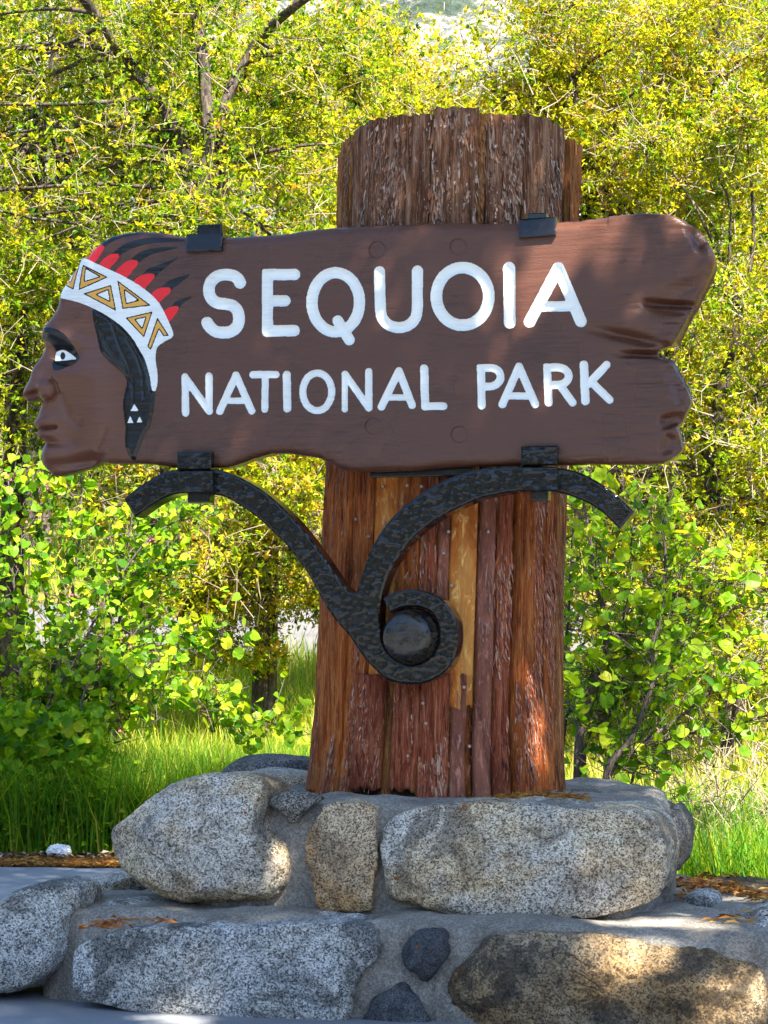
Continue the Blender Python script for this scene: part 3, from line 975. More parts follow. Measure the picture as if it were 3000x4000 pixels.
# ================================================================== carved sign board
YF, THICK = -0.715, 0.125
sign = thing('park_sign', 'long carved brown wooden sign with painted head profile and white lettering', 'sign', (0, YF + THICK / 2, 1.9))

bottom_up = 9
OUT = []
OUT += HEAD([(435, 395), (480, 380), (520, 330), (580, 280), (660, 230), (760, 203), (860, 192), (960, 193), (1060, 203), (1150, 220), (1250, 232)])
OUT += B1([(100, 180), (260, 182), (400, 176), (600, 163), (800, 136), (1000, 121), (1200, 113), (1400, 104), (1659, 97)])
OUT += B2([(200, 133), (420, 128), (640, 122), (750, 117), (850, 105), (1000, 86), (1150, 76), (1250, 78), (1350, 98), (1440, 152), (1495, 185)])
OUT += EE([(900, 270), (960, 378), (986, 440), (980, 490), (935, 600), (875, 720), (815, 830), (775, 900), (715, 1020), (655, 1118), (635, 1138), (560, 1163), (530, 1185), (532, 1215), (580, 1250), (640, 1276), (688, 1350), (738, 1440), (778, 1530), (790, 1590), (765, 1660), (725, 1730), (692, 1785), (702, 1850), (718, 1910), (721, 1962), (680, 2005), (620, 2048), (560, 2068), (400, 2072), (200, 2074), (0, 2072)])
OUT += [(x, y - bottom_up) for x, y in B2([(640, 1572), (430, 1572), (200, 1580), (0, 1585)])]
OUT += [(x, y - bottom_up) for x, y in B1([(1400, 1572), (1200, 1580), (1080, 1582), (1000, 1576), (930, 1562), (880, 1532), (830, 1508), (780, 1496), (700, 1484), (620, 1474), (540, 1476), (480, 1490), (420, 1510), (350, 1535), (290, 1555), (200, 1560), (60, 1558)])]
OUT += [(x, y - 7) for x, y in HEAD([(1150, 1985), (1000, 1962), (860, 1955), (700, 1955), (620, 1945), (560, 1940)])]
OUT += HEAD([(515, 1958), (440, 1988), (340, 2015), (260, 2032), (222, 2025), (175, 1980), (147, 1940), (137, 1890), (150, 1830), (158, 1775), (130, 1752), (97, 1722), (88, 1706), (108, 1676), (86, 1650), (84, 1625), (105, 1590), (120, 1540), (138, 1485), (143, 1455), (120, 1455), (80, 1466), (40, 1470), (12, 1450), (2, 1420), (8, 1390), (30, 1350), (50, 1310), (80, 1230), (110, 1170), (148, 1110), (162, 1065), (150, 1030), (135, 1005), (142, 975), (162, 920), (200, 860), (240, 800), (268, 730), (276, 660), (302, 610), (342, 550), (382, 490), (420, 430)])
OUTS = spline(OUT, 4)
lo = on_y(OUTS, YF).min(0) - 0.03
hi = on_y(OUTS, YF).max(0) + 0.03
ST = 0.004
xs, zs = np.arange(lo[0], hi[0], ST), np.arange(lo[1], hi[1], ST)
NX, NZ = len(xs), len(zs)
GX, GZ = np.meshgrid(xs, zs)
GX, GZ = GX.ravel(), GZ.ravel()
PX = project(np.stack([GX, np.full_like(GX, YF), GZ], 1))          # picture position of every node
N3 = np.stack([GX, GZ, GX * 0], 1)

f_out = sdf_poly(PX, OUTS, 130) + 1.6 * fbm(N3 * 22, 3)
hu, hv = (PX[:, 0] - 80) * 1.92375, (PX[:, 1] - 800) * 1.92375      # head-crop coordinates
eu, ev = (PX[:, 0] - 2300) * 2.0109, (PX[:, 1] - 780) * 2.0109      # right-end coordinates

def G(u, v, cu, cv, ru, rv, rot=0.0, p=2):
    c, s = math.cos(rot), math.sin(rot)
    a = ((u - cu) * c + (v - cv) * s) / ru
    b = (-(u - cu) * s + (v - cv) * c) / rv
    return np.exp(-(np.abs(a) ** p + np.abs(b) ** p))

def groove(u, v, pts, wd):
    d = np.abs(sdf_strokes(np.stack([u, v], 1), [(pts, 0.0)], 400))
    return np.exp(-(d / wd) ** 2)

# relief in millimetres, positive towards the viewer
h = 1.2 * fbm(N3 * np.array([3, 9, 1]), 3)
face = smoothstep(760, 560, hu) * smoothstep(560, 760, hv)
h += 1.6 * face * (13 * G(hu, hv, 500, 1270, 170, 190) + 8 * G(hu, hv, 330, 1290, 120, 90)
     + 16 * G(hu, hv, 250, 965, 170, 42, 0.35)
     - 20 * G(hu, hv, 320, 1135, 105, 62, 0.15, 3)
     + 10 * G(hu, hv, 90, 1280, 70, 130, -0.5)
     + 26 * G(hu, hv, 205, 1400, 72, 74, 0, 3) + 12 * G(hu, hv, 60, 1400, 60, 60)
     - 16 * G(hu, hv, 85, 1420, 62, 16, -0.35, 3) - 9 * groove(hu, hv, [(150, 1462), (200, 1480), (255, 1462), (285, 1410), (275, 1350), (235, 1310)], 10)
     - 7 * groove(hu, hv, [(300, 1440), (335, 1520), (365, 1600), (420, 1640)], 34)
     + 12 * G(hu, hv, 170, 1630, 100, 46, -0.1) - 15 * groove(hu, hv, [(85, 1700), (130, 1688), (190, 1680), (262, 1672)], 9)
     + 12 * G(hu, hv, 175, 1728, 90, 30, -0.1) - 9 * G(hu, hv, 220, 1790, 110, 26)
     + 15 * G(hu, hv, 225, 1880, 110, 70) - 8 * G(hu, hv, 350, 1740, 70, 90, -0.4)
     + 8 * G(hu, hv, 560, 1600, 160, 220) - 26 * G(hu, hv, 470, 1925, 170, 46, -0.18)
     - 6 * groove(hu, hv, [(640, 1690), (610, 1760), (570, 1830)], 22))
# hacked right-hand end: hollows, splits and chips
dent = smoothstep(150, 520, eu)
L1 = (ev - (760 - 0.42 * (eu - 300)))          # below this slanting line the face drops away
h -= dent * 40 * smoothstep(0, 150, L1) * smoothstep(1180, 700, ev) * smoothstep(250, 700, eu)
h -= 46 * G(eu, ev, 640, 812, 230, 30, 0.03, 3) * smoothstep(380, 470, eu)
h -= 9 * smoothstep(430, 520, eu) * G(eu, ev, 600, 865, 250, 22, 0.1)
h += 9 * G(eu, ev, 420, 960, 240, 70)
h -= 34 * G(eu, ev, 330, 1080, 300, 40, 0.22, 2)
h -= 44 * G(eu, ev, 440, 1212, 170, 26, 0.0, 3)
h -= 45 * G(eu, ev, 860, 290, 62, 95, -0.5, 4)
h -= 26 * G(eu, ev, 700, 1450, 60, 190, -0.35, 3)
h -= 36 * G(eu, ev, 655, 1730, 95, 50, -0.3, 4) + 30 * G(eu, ev, 660, 1925, 85, 75, 0.2, 4)
right = smoothstep(-250, 350, eu)
h += right * 3.2 * fbm(N3 * np.array([2.5, 22, 1]), 3)
# grain splits
cr = noise3(N3 * np.array([2.2, 46, 1]))
h -= right * smoothstep(800, 1000, ev) * 5 * smoothstep(0.42, 0.6, cr)
for pts in (EE([(270, 738), (340, 742)]), EE([(170, 830), (390, 806)]), EE([(80, 922), (190, 920)]), EE([(250, 1480), (620, 1455)]), EE([(230, 1630), (700, 1615)]), EE([(210, 1700), (560, 1690)]),
            LL([(1130, 460), (1420, 438), (1640, 432), (1760, 436)]), EE([(0, 965), (300, 968)]), EE([(150, 1850), (480, 1835)])):
    h -= 3.2 * groove(PX[:, 0], PX[:, 1], pts, 1.8)
gline = noise3(N3 * np.array([1.1, 60, 1]) + 3)
h -= 0.9 * smoothstep(0.30, 0.48, gline) * smoothstep(-0.1, 0.3, noise3(N3 * np.array([1.6, 3, 1]) + 7))
h += 0.5 * fbm(N3 * np.array([4, 70, 1]), 2)
# rounded edges
d = np.maximum(-f_out, 0)
rr = 52 + 0 * d
rr = np.where(PX[:, 1] > 1500, 36 + 9 * fbm(N3 * np.array([7, 2, 1]), 3), rr)
rr = np.where(hu < 560, np.where(hv > 700, 46, 60), rr)
rr = np.where(eu > 150, np.minimum(rr, 30 + 12 * fbm(N3 * 9, 3)), rr)
q = 1 - np.clip(d / np.maximum(rr, 6), 0, 1)
h -= 0.85 * rr * (1 - np.sqrt(1 - q * q))
# chipped strip along the lower edge
lower = (PX[:, 1] > 1650) & (hu > 600)
h -= lower * 5 * smoothstep(60, 20, d) * np.maximum(0, fbm(N3 * np.array([10, 14, 1]), 3))

SC = 0.00108
masks = []            # painted or cut regions taken out of the plain board

def region(name, f, mat, dh, parent=sign, clip=True, skirt=0.008, label=None, cut=True):
    """one painted or carved piece: the part of the face where f<0, raised by dh(f) mm"""
    if clip:
        f = np.maximum(f, f_out + 0.6)
    hh = h + dh
    vf, tr, be = patch(f, NX, NZ, np.stack([GX, GZ, hh], 1))
    if not len(tr): return None
    V = np.stack([vf[:, 0], YF - vf[:, 2] * 0.001, vf[:, 1]], 1)
    low = V[be.ravel()].copy(); low[:, 1] += skirt
    n, k = len(V), len(be)
    i0 = n + np.arange(k) * 2
    # duplicate the rim so that the edge stays crisp
    rim = V[be.ravel()].copy()
    j0 = n + 2 * k + np.arange(k) * 2
    F = np.concatenate([tr, np.stack([j0 + 1, j0, i0], 1), np.stack([j0 + 1, i0, i0 + 1], 1)])
    o = link(name, mesh_np(name, np.concatenate([V, low, rim]), F, smooth=True, mat=mat), parent)
    if label: o['label'] = label
    if cut: masks.append(f)
    return o

def poly_f(pts, n=4):
    return sdf_poly(PX, spline(pts, n) if n > 1 else np.array(pts), 60)

# --- letters, cut as round-bottomed grooves
def letter(strokes, s, tr_, rad, depth):
    st = []
    for t in strokes:
        pts, r = (t[0], t[1]) if isinstance(t, tuple) and not isinstance(t[0], (int, float)) and len(t) == 2 and isinstance(t[1], (int, float)) else (t, rad)
        st.append((tr_(pts), r / s))
    f = sdf_strokes(PX, st, 60) + 0.5 * noise3(N3 * 45)
    R0 = rad / s
    x = np.clip(-f / R0, 0, 1)
    dep = -depth * (1 - (1 - x) ** 2.2) - 2.0 * smoothstep(0, 0.06, x)
    return region('letter', f, mt['white'], dep, skirt=0.012)

def ell(cx, cy, rx, ry, n=40):
    return [(cx + rx * math.cos(2 * math.pi * k / n), cy + ry * math.sin(2 * math.pi * k / n)) for k in range(n + 1)]

def sm(pts, n=4):
    return [tuple(p) for p in spline(pts, n, False)]

big = 13
letter([(sm([(493, 217), (478, 188), (440, 160), (380, 150), (320, 160), (268, 195), (243, 250), (243, 300), (265, 350), (312, 380), (370, 388), (430, 402), (470, 440), (483, 490), (478, 550), (450, 592), (400, 617), (340, 620), (290, 608), (250, 575), (226, 540)]), 48)], 2.07375, LL, 48, big)
letter([([(715, 150), (715, 610)], 46), ([(715, 150), (935, 150)], 46), ([(715, 362), (857, 362)], 46), ([(720, 607), (930, 604)], 47), ([(691, 125), (720, 125)], 21), ([(697, 632), (720, 632)], 20)], 2.07375, LL, 46, big)
letter([(ell(1268, 375, 193, 240), 46), ([(1285, 525), (1378, 680)], 44)], 2.07375, LL, 46, big)
letter([(sm([(54, 135), (56, 250), (60, 380), (75, 440), (115, 480), (175, 497), (235, 485), (280, 445), (297, 390), (298, 250), (300, 130)]), 36)], 1.659, LR, 36, big)
letter([(ell(592, 295, 170, 187), 38)], 1.659, LR, 38, big)
letter([([(894, 110), (898, 465)], 39)], 1.659, LR, 39, big)
letter([([(1213, 110), (1027, 458)], 38), ([(1213, 110), (1358, 455)], 38), ([(1110, 360), (1300, 358)], 34)], 1.659, LR, 38, big)
sml = 9
letter([([(47, 980), (52, 1272)], 30), ([(47, 983), (243, 1257)], 30), ([(240, 973), (243, 1257)], 30)], 2.07375, LL, 30, sml)
letter([([(460, 965), (328, 1258)], 30), ([(460, 965), (587, 1255)], 30), ([(375, 1172), (535, 1172)], 26)], 2.07375, LL, 30, sml)
letter([([(598, 962), (783, 960)], 30), ([(697, 970), (693, 1242)], 29)], 2.07375, LL, 30, sml)
letter([([(872, 962), (875, 1235)], 33)], 2.07375, LL, 33, sml)
letter([(ell(1118, 1100, 117, 152), 29)], 2.07375, LL, 29, sml)
letter([([(1340, 953), (1341, 1242)], 25), ([(1342, 957), (1535, 1230)], 29), ([(1535, 937), (1536, 1230)], 30)], 2.07375, LL, 29, sml)
letter([([(180, 778), (66, 1010)], 25), ([(180, 778), (265, 1000)], 25), ([(105, 950), (245, 950)], 21)], 1.659, LR, 25, sml)
letter([([(343, 762), (350, 1008)], 27), ([(350, 1008), (468, 1006)], 25)], 1.659, LR, 26, sml)
letter([([(711, 760), (716, 1002)], 26), (sm([(711, 760), (780, 759), (822, 777), (838, 815), (825, 853), (785, 876), (715, 880)]), 26), ([(698, 748), (715, 748)], 14)], 1.659, LR, 26, sml)
letter([([(958, 750), (850, 995)], 26), ([(958, 750), (1063, 993)], 26), ([(890, 940), (1035, 940)], 23)], 1.659, LR, 26, sml)
letter([([(1140, 757), (1150, 983)], 26), (sm([(1140, 757), (1215, 755), (1260, 772), (1280, 806), (1268, 843), (1225, 866), (1145, 868)]), 26), ([(1222, 868), (1305, 983)], 26), ([(1128, 744), (1145, 744)], 14)], 1.659, LR, 26, sml)
letter([([(1378, 738), (1388, 973)], 28), ([(1525, 738), (1405, 866)], 26), ([(1425, 848), (1545, 965)], 26)], 1.659, LR, 27, sml)

# --- plugs over the bolts
for cx, cy in ((1474, 976), (1790, 964), (1458, 1665), (1794, 1697)):
    f = np.hypot(PX[:, 0] - cx, PX[:, 1] - cy) - 33.5
    region('wooden_plug', f, mt['brown'], -2.6 * smoothstep(-4.0, -1.0, f) - 0.4, skirt=0.004)

# --- headdress and head
band_f = poly_f(HEAD([(430, 390), (480, 400), (545, 430), (665, 485), (790, 545), (930, 632), (1040, 735), (1110, 870), (1150, 980), (1090, 1025), (1040, 1060), (1020, 1100), (1018, 1180), (1030, 1260), (1030, 1340), (1015, 1395), (990, 1390), (975, 1300), (955, 1220), (930, 1150), (890, 1080), (840, 1000), (770, 920), (690, 860), (620, 815), (540, 775), (470, 745), (390, 720), (310, 702), (255, 672), (290, 600), (335, 540), (375, 480)]), 3)
tris = [([(437, 416), (400, 640), (318, 598), (330, 575)], [(380, 485), (386, 500), (368, 574), (336, 562)]),
        ([(463, 446), (660, 545), (438, 643)], [(492, 484), (592, 540), (485, 572)]),
        ([(470, 668), (682, 602), (722, 800)], [(578, 675), (658, 643), (671, 722)]),
        ([(728, 566), (984, 758), (768, 784)], [(786, 643), (884, 717), (799, 738)]),
        ([(790, 850), (995, 802), (930, 1000)], [(868, 864), (940, 848), (915, 924)])]
LW = 4.0
cores, yel, blk = [], [], []
inner = np.full(len(PX), 60.0)
for o, c in tris:
    fo, fc = poly_f(HEAD(o), 1), poly_f(HEAD(c), 1)
    fy = np.maximum(fo + LW, -(fc - LW))
    fb = np.maximum(np.maximum(fo, -fc), -fy)
    yel.append(fy); blk.append(fb); inner = np.minimum(inner, np.maximum(fo, -fc))
fo = poly_f(HEAD([(1030, 846), (1120, 986), (1076, 988), (1042, 938), (982, 1094), (954, 1066)]), 1)
yel.append(fo + LW); blk.append(np.maximum(fo, -(fo + LW))); inner = np.minimum(inner, fo)
nm = len(masks)
band = region('headband', np.maximum(band_f, -inner), mt['white'], 3.0 + 0 * h, cut=False, label='white headband with ochre triangles')
for fy, fb in zip(yel, blk):
    region('ochre_triangle', np.maximum(fy, band_f), mt['yellow'], 3.0 + 0 * h, parent=band, cut=False, skirt=0.003)
    region('triangle_outline', np.maximum(fb, band_f), mt['black'], 2.9 + 0 * h, parent=band, cut=False, skirt=0.003)
masks.append(band_f)

feath = [([(470, 398), (500, 350), (560, 293), (640, 236), (740, 203), (860, 188), (960, 190), (880, 212), (760, 242), (690, 272), (627, 314), (560, 380), (520, 425)],
          [(485, 415), (500, 360), (540, 315), (600, 302), (627, 312), (620, 345), (590, 390), (550, 440)]),
         ([(640, 420), (700, 358), (760, 310), (850, 270), (960, 248), (1100, 245), (1225, 262), (1100, 280), (980, 290), (880, 315), (790, 350), (745, 385), (700, 440)],
          [(590, 455), (640, 395), (690, 370), (735, 370), (740, 395), (715, 430), (680, 465), (660, 495)]),
         ([(780, 470), (835, 408), (890, 360), (960, 335), (1080, 318), (1195, 318), (1090, 345), (1000, 370), (930, 402), (885, 438), (840, 490)],
          [(712, 512), (760, 455), (810, 420), (860, 415), (885, 430), (875, 460), (840, 500), (782, 558)]),
         ([(890, 560), (925, 513), (960, 480), (1030, 455), (1110, 425), (1185, 393), (1130, 440), (1080, 480), (1040, 512), (1008, 545), (960, 590)],
          [(848, 588), (890, 540), (940, 520), (1000, 520), (1008, 540), (985, 575), (950, 610), (922, 645)]),
         ([(1030, 660), (1065, 613), (1110, 575), (1180, 545), (1275, 523), (1220, 570), (1170, 612), (1128, 645), (1080, 690)],
          [(972, 688), (1010, 645), (1060, 622), (1110, 620), (1130, 635), (1120, 665), (1090, 690), (1022, 745)]),
         ([(1110, 800), (1140, 758), (1170, 725), (1220, 705), (1290, 688), (1240, 725), (1210, 755), (1185, 788), (1150, 830)],
          [(1066, 815), (1110, 775), (1150, 765), (1185, 765), (1185, 785), (1160, 830), (1100, 885)])]
for b_, r_ in feath:
    fr = np.maximum(poly_f(HEAD(r_), 3), -band_f)
    fb = np.maximum(np.maximum(poly_f(HEAD(b_), 3), -band_f), -fr)
    ft = region('feather', fb, mt['black'], 0.6 + 0 * h, skirt=0.003)
    region('red_tip', fr, mt['red'], 0.8 + 0 * h, parent=ft, skirt=0.003)

hair_f = np.maximum(poly_f(HEAD([(545, 775), (620, 805), (690, 850), (770, 910), (840, 990), (890, 1070), (930, 1140), (960, 1220), (980, 1300), (995, 1385), (1012, 1410), (1008, 1500), (990, 1600), (970, 1680), (930, 1740), (900, 1820), (870, 1900), (845, 1918), (820, 1890), (790, 1820), (785, 1740), (790, 1680), (775, 1560), (770, 1480), (790, 1400), (800, 1330), (770, 1270), (720, 1220), (650, 1160), (610, 1110), (590, 1050), (570, 960), (550, 880)]), 3), -band_f)
lock = 5 * groove(hu, hv, [(570, 890), (640, 1030), (715, 1160), (790, 1230), (840, 1370)], 9) + 4 * groove(hu, hv, [(680, 870), (740, 1050), (800, 1180), (850, 1330), (850, 1500)], 8) + 4 * groove(hu, hv, [(800, 1010), (880, 1150), (920, 1280), (930, 1450)], 8)
dh_hair = 9 * smoothstep(0, -14, hair_f) - lock + 1.5 * noise3(N3 * np.array([6, 40, 1]))
ears = [poly_f(HEAD(t), 1) for t in ([(862, 1498), (893, 1551), (832, 1551)], [(830, 1588), (855, 1641), (808, 1641)], [(900, 1591), (923, 1636), (877, 1637)])]
er_all = np.minimum(np.minimum(ears[0], ears[1]), ears[2])
hair = region('hair', np.maximum(hair_f, -er_all), mt['black'], dh_hair, cut=False, label='glossy black carved hair falling below the headband')
for fe in ears:
    region('earring_triangle', fe, mt['white'], dh_hair + 0.3, parent=hair, cut=False, skirt=0.003)
masks.append(hair_f)

brow_f = poly_f(HEAD([(128, 1003), (142, 958), (180, 930), (240, 925), (300, 950), (350, 985), (400, 1060), (430, 1120), (447, 1150), (430, 1178), (380, 1202), (330, 1237), (265, 1247), (245, 1220), (242, 1170), (252, 1100), (245, 1062), (200, 1022), (150, 1014)]), 3)
eye_f = poly_f(HEAD([(248, 1167), (252, 1110), (280, 1090), (320, 1088), (360, 1113), (422, 1157), (380, 1160), (320, 1165), (265, 1171)]), 3)
pup_f = (np.hypot((hu - 302) / 19, (hv - 1130) / 29) - 1) * 11
br = region('eyebrow', np.maximum(brow_f, -eye_f), mt['black'], 0.8 + 0 * h, cut=False, skirt=0.003, label='thick black painted brow and eye socket')
eye = region('eye', np.maximum(eye_f, -pup_f), mt['white'], 3.0 * smoothstep(0, -8, eye_f), cut=False, skirt=0.003)
region('pupil', np.maximum(pup_f, eye_f), mt['black'], 3.0 * smoothstep(0, -8, eye_f), parent=eye, cut=False, skirt=0.003)
masks.append(np.minimum(brow_f, eye_f))

allm = masks[0]
for m_ in masks[1:]:
    allm = np.minimum(allm, m_)
face_f = poly_f(HEAD([(560, 760), (575, 960), (600, 1060), (650, 1160), (760, 1260), (800, 1330), (780, 1430), (780, 1560), (795, 1690), (790, 1800), (830, 1900), (850, 1920), (845, 2000), (500, 2080), (-60, 2080), (-60, 700), (250, 660)]), 3)

def board(name, f, mat, walls=True):
    vf, tr, be = patch(f, NX, NZ, np.stack([GX, GZ, h], 1))
    V = np.stack([vf[:, 0], YF - vf[:, 2] * 0.001, vf[:, 1]], 1)
    chunks, faces = [V], [tr]
    if walls:                                   # the whole outer edge, down to the back
        vf, tr, be = patch(f_out, NX, NZ, np.stack([GX, GZ, h], 1))
        W = np.stack([vf[:, 0], YF - vf[:, 2] * 0.001, vf[:, 1]], 1)
        ring = W[be.ravel()]
        k, off = len(be), len(V)
        cx = ring.mean(0)
        prev = None
        for t, tuck in ((0.0, 0.0), (0.45, 0.0), (0.85, 0.003), (1.0, 0.02)):
            rg = ring.copy()
            rg[:, 1] = ring[:, 1] * (1 - t) + (YF + THICK) * t + (0.004 * noise3(ring * 30) if t else 0)
            if tuck:
                rg[:, 2] += np.sign(cx[2] - rg[:, 2]) * tuck
            i0 = off + np.arange(k) * 2
            if prev is not None:
                faces += [np.stack([prev + 1, prev, i0], 1), np.stack([prev + 1, i0, i0 + 1], 1)]
            chunks.append(rg)
            prev = i0
            off += 2 * k
    return link(name, mesh_np(name, np.concatenate(chunks), np.concatenate(faces), smooth=True, mat=mat), sign)

plain = np.maximum(f_out, -allm)
board('board', np.maximum(plain, -face_f), mt['brown'])
fo_ = board('face', np.maximum(plain, face_f), mt['face'], False)
fo_['label'] = 'carved brown face in profile looking left'
# back of the board
fb = np.maximum(f_out + 8, -1e9)
vf, tr, be = patch(fb, NX, NZ, np.stack([GX, GZ], 1))
link('back_panel', mesh_np('back_panel', np.stack([vf[:, 0], np.full(len(vf), YF + THICK - 0.006), vf[:, 1]], 1), tr[:, ::-1], mat=mt['brown']), sign)

# ================================================================== iron scroll bracket
YI, TI = -0.735, 0.115
brk = thing('iron_bracket', 'black hammered iron scroll bracket holding the sign against the log', 'bracket', (0, YI + 0.1, 1.2))
outl = AR([(138, 412), (215, 345), (300, 290), (370, 253), (440, 230), (600, 214), (750, 226), (860, 260), (960, 310), (1060, 375), (1160, 462), (1260, 565), (1350, 675), (1430, 785), (1500, 890), (1560, 970), (1600, 1010)])
outl += SCR([(212, 692), (232, 694), (242, 670), (265, 600), (300, 500), (350, 405), (420, 320), (500, 250), (600, 185), (700, 137), (800, 107), (920, 90), (1028, 86), (1110, 85), (1205, 94), (1300, 115), (1400, 165), (1500, 240), (1568, 306)])
tip1 = SCR([(1500, 390)])
outl2 = SCR([(1420, 312), (1350, 266), (1280, 236), (1210, 214), (1100, 205), (1000, 208), (900, 225), (820, 245), (740, 280), (650, 325), (560, 385), (480, 460), (430, 530), (390, 600), (362, 680), (347, 760), (345, 840), (355, 905), (372, 960), (410, 1005), (460, 1032), (510, 1038), (560, 1022), (600, 985), (625, 930), (625, 860), (600, 800), (560, 772), (500, 762), (440, 772), (395, 792)])
tip2 = SCR([(362, 722)])
outl3 = SCR([(420, 690), (480, 680), (540, 682), (600, 700), (650, 730), (690, 780), (715, 830), (722, 890), (718, 950), (700, 1020), (660, 1075), (600, 1115), (520, 1135), (440, 1130), (380, 1110), (320, 1060), (260, 990), (200, 900), (130, 820), (75, 735), (0, 600)])
outl3 += AR([(1280, 830), (1200, 722), (1100, 622), (1000, 532), (900, 462), (800, 402), (720, 385), (600, 372), (520, 374), (430, 394), (330, 445), (205, 532)])
poly = np.concatenate([spline(outl, 4, False), np.array(tip1), spline(outl2, 4, False), np.array(tip2), spline(outl3, 4, False)])
xy = on_y(poly, YI)
lo_, hi_ = xy.min(0) - 0.02, xy.max(0) + 0.02
S2 = 0.0028
xs2, zs2 = np.arange(lo_[0], hi_[0], S2), np.arange(lo_[1], hi_[1], S2)
g2x, g2z = [a.ravel() for a in np.meshgrid(xs2, zs2)]
P2 = np.stack([g2x, g2z], 1)
f2 = sdf_poly(P2, xy, 0.06)

def dimples(P, cell, seed, squash=1.5):
    """hammer marks: distance to the nearest of jittered points"""
    q = P / np.array([cell * squash, cell])
    b = np.floor(q).astype(int)
    best = np.full(len(P), 9.0)
    for dx in (-1, 0, 1):
        for dz in (-1, 0, 1):
            c = b + np.array([dx, dz])
            hh = (c[:, 0].astype(np.int64) * 374761393 + c[:, 1].astype(np.int64) * 668265263 + seed * 974126177) & 0xffffffff
            hh = ((hh ^ (hh >> 13)) * 1274126177) & 0xffffffff
            hh ^= hh >> 16
            jx = (hh & 1023) / 1023.0
            jz = ((hh >> 12) & 1023) / 1023.0
            dd = (q[:, 0] - c[:, 0] - jx) ** 2 + (q[:, 1] - c[:, 1] - jz) ** 2
            best = np.minimum(best, dd)
    return np.sqrt(best)

hm = 0.0036 * np.minimum(dimples(P2, 0.0245, 5, 1.2), 1.1) ** 2.5 + 0.001 * fbm(np.stack([g2x * 30, g2z * 30, g2x * 0], 1), 2)
e_ = np.clip(-f2, 0, 0.012) / 0.012
dep = hm - 0.006 * (1 - e_) ** 2
vf, tr, be = patch(f2, len(xs2), len(zs2), np.stack([g2x, g2z, dep], 1))
V = np.stack([vf[:, 0], YI - vf[:, 2] + 0.004, vf[:, 1]], 1)
n, k = len(V), len(be)
rim = V[be.ravel()]
low = rim.copy(); low[:, 1] = YI + TI
mid = rim.copy(); mid[:, 1] = YI + TI * .5 + 0.002 * noise3(rim * 60)
i0 = n + np.arange(k) * 2
j0, k0 = i0 + 2 * k, i0 + 4 * k
F = np.concatenate([tr, np.stack([i0 + 1, i0, j0], 1), np.stack([i0 + 1, j0, j0 + 1], 1), np.stack([j0 + 1, j0, k0], 1), np.stack([j0 + 1, k0, k0 + 1], 1)])
link('scroll_arm', mesh_np('scroll_arm', np.concatenate([V, rim, mid, low]), F, smooth=True, mat=mt['iron']), brk)

def m_boss():
    M = Mat('worn_black_boss')
    v = M.coord()
    n = M.noise(22, M.coord((1, 1, 2.2)), 7, 0.7, 0.4)
    base = M.ramp(n, [(0.42, (0.006, 0.006, 0.007)), (0.6, (0.03, 0.024, 0.018)), (0.75, (0.075, 0.05, 0.033))])
    return M.set(base, M.ramp(n, [(0.4, (0.14,) * 3), (0.65, (0.5,) * 3)]), M.bump(M.noise(45, v, 5, 0.6), 0.25, 0.004), 0.5)
# round boss in the eye of the scroll
cxy = on_y(SCR([(494, 905)]), YI)[0]
Rb = 0.104
prof = [(0, -0.096), (.3, -0.0955), (.55, -0.094), (.72, -0.091), (.84, -0.085), (.93, -0.075), (.98, -0.06), (1.0, -0.045), (1.02, -0.03), (1.05, -0.015), (1.10, -0.004), (1.12, 0.01), (1.12, 0.1)]
na = 64
aa = np.linspace(0, 2 * math.pi, na, endpoint=False)
V = np.array([[cxy[0] + math.cos(a) * r_ * Rb, YI + y_, cxy[1] + math.sin(a) * r_ * Rb] for r_, y_ in prof for a in aa])
V[:, 1] += 0.0035 * noise3(V * 28) * (np.abs(V[:, 1] - YI) > 0.03)
link('boss', mesh_np('boss', V, grid_faces(na, len(prof), True), smooth=True, mat=m_boss()), brk)

def hammered_box(name, x0, x1, z0, z1, y0, y1, parent, amp=0.008, seed=1, tilt=0.0, lean=0.0):
    """box with a hammered front; lean pushes its lower edge towards the viewer"""
    s = 0.005
    xs_, zs_ = np.linspace(x0, x1, max(3, int((x1 - x0) / s))), np.linspace(z0, z1, max(3, int((z1 - z0) / s)))
    X, Zz = np.meshgrid(xs_, zs_)
    P = np.stack([X.ravel(), Zz.ravel()], 1)
    e = np.minimum(np.minimum(P[:, 0] - x0, x1 - P[:, 0]), np.minimum(P[:, 1] - z0, z1 - P[:, 1]))
    hgt = 0.5 * amp * np.minimum(dimples(P, 0.0245, seed, 1.2), 1) ** 2.5 - 0.004 * (1 - np.clip(e / 0.008, 0, 1)) ** 2
    zz_ = P[:, 1] + tilt * (P[:, 0] - (x0 + x1) / 2)
    yy_ = y0 - hgt - lean * (1 - (P[:, 1] - z0) / (z1 - z0))
    V = np.stack([P[:, 0] + 0.003 * noise3(np.stack([P[:, 1] * 20, P[:, 0] * 0 + seed, P[:, 0] * 0], 1)), yy_, zz_], 1)
    nx_, nz_ = len(xs_), len(zs_)
    idx = np.arange(nx_ * nz_).reshape(nz_, nx_)
    back = V.copy(); back[:, 1] = y1
    F = [grid_faces(nx_, nz_)]
    n_ = len(V)
    for ring in (idx[0], idx[-1][::-1], idx[::-1, 0], idx[:, -1]):
        F.append(np.stack([ring[1:], ring[:-1], ring[:-1] + n_, ring[1:] + n_], 1))
    F.append(np.array([[idx[0, 0] + n_, idx[-1, 0] + n_, idx[-1, -1] + n_, idx[0, -1] + n_]]))
    me = mesh_np(name, np.concatenate([V, back]), np.concatenate(F), smooth=False, mat=mt['iron'])
    return link(name, me, parent)

def rect(pts, y):
    c = on_y(pts, y)
    return c[:, 0].min(), c[:, 0].max(), c[:, 1].min(), c[:, 1].max()

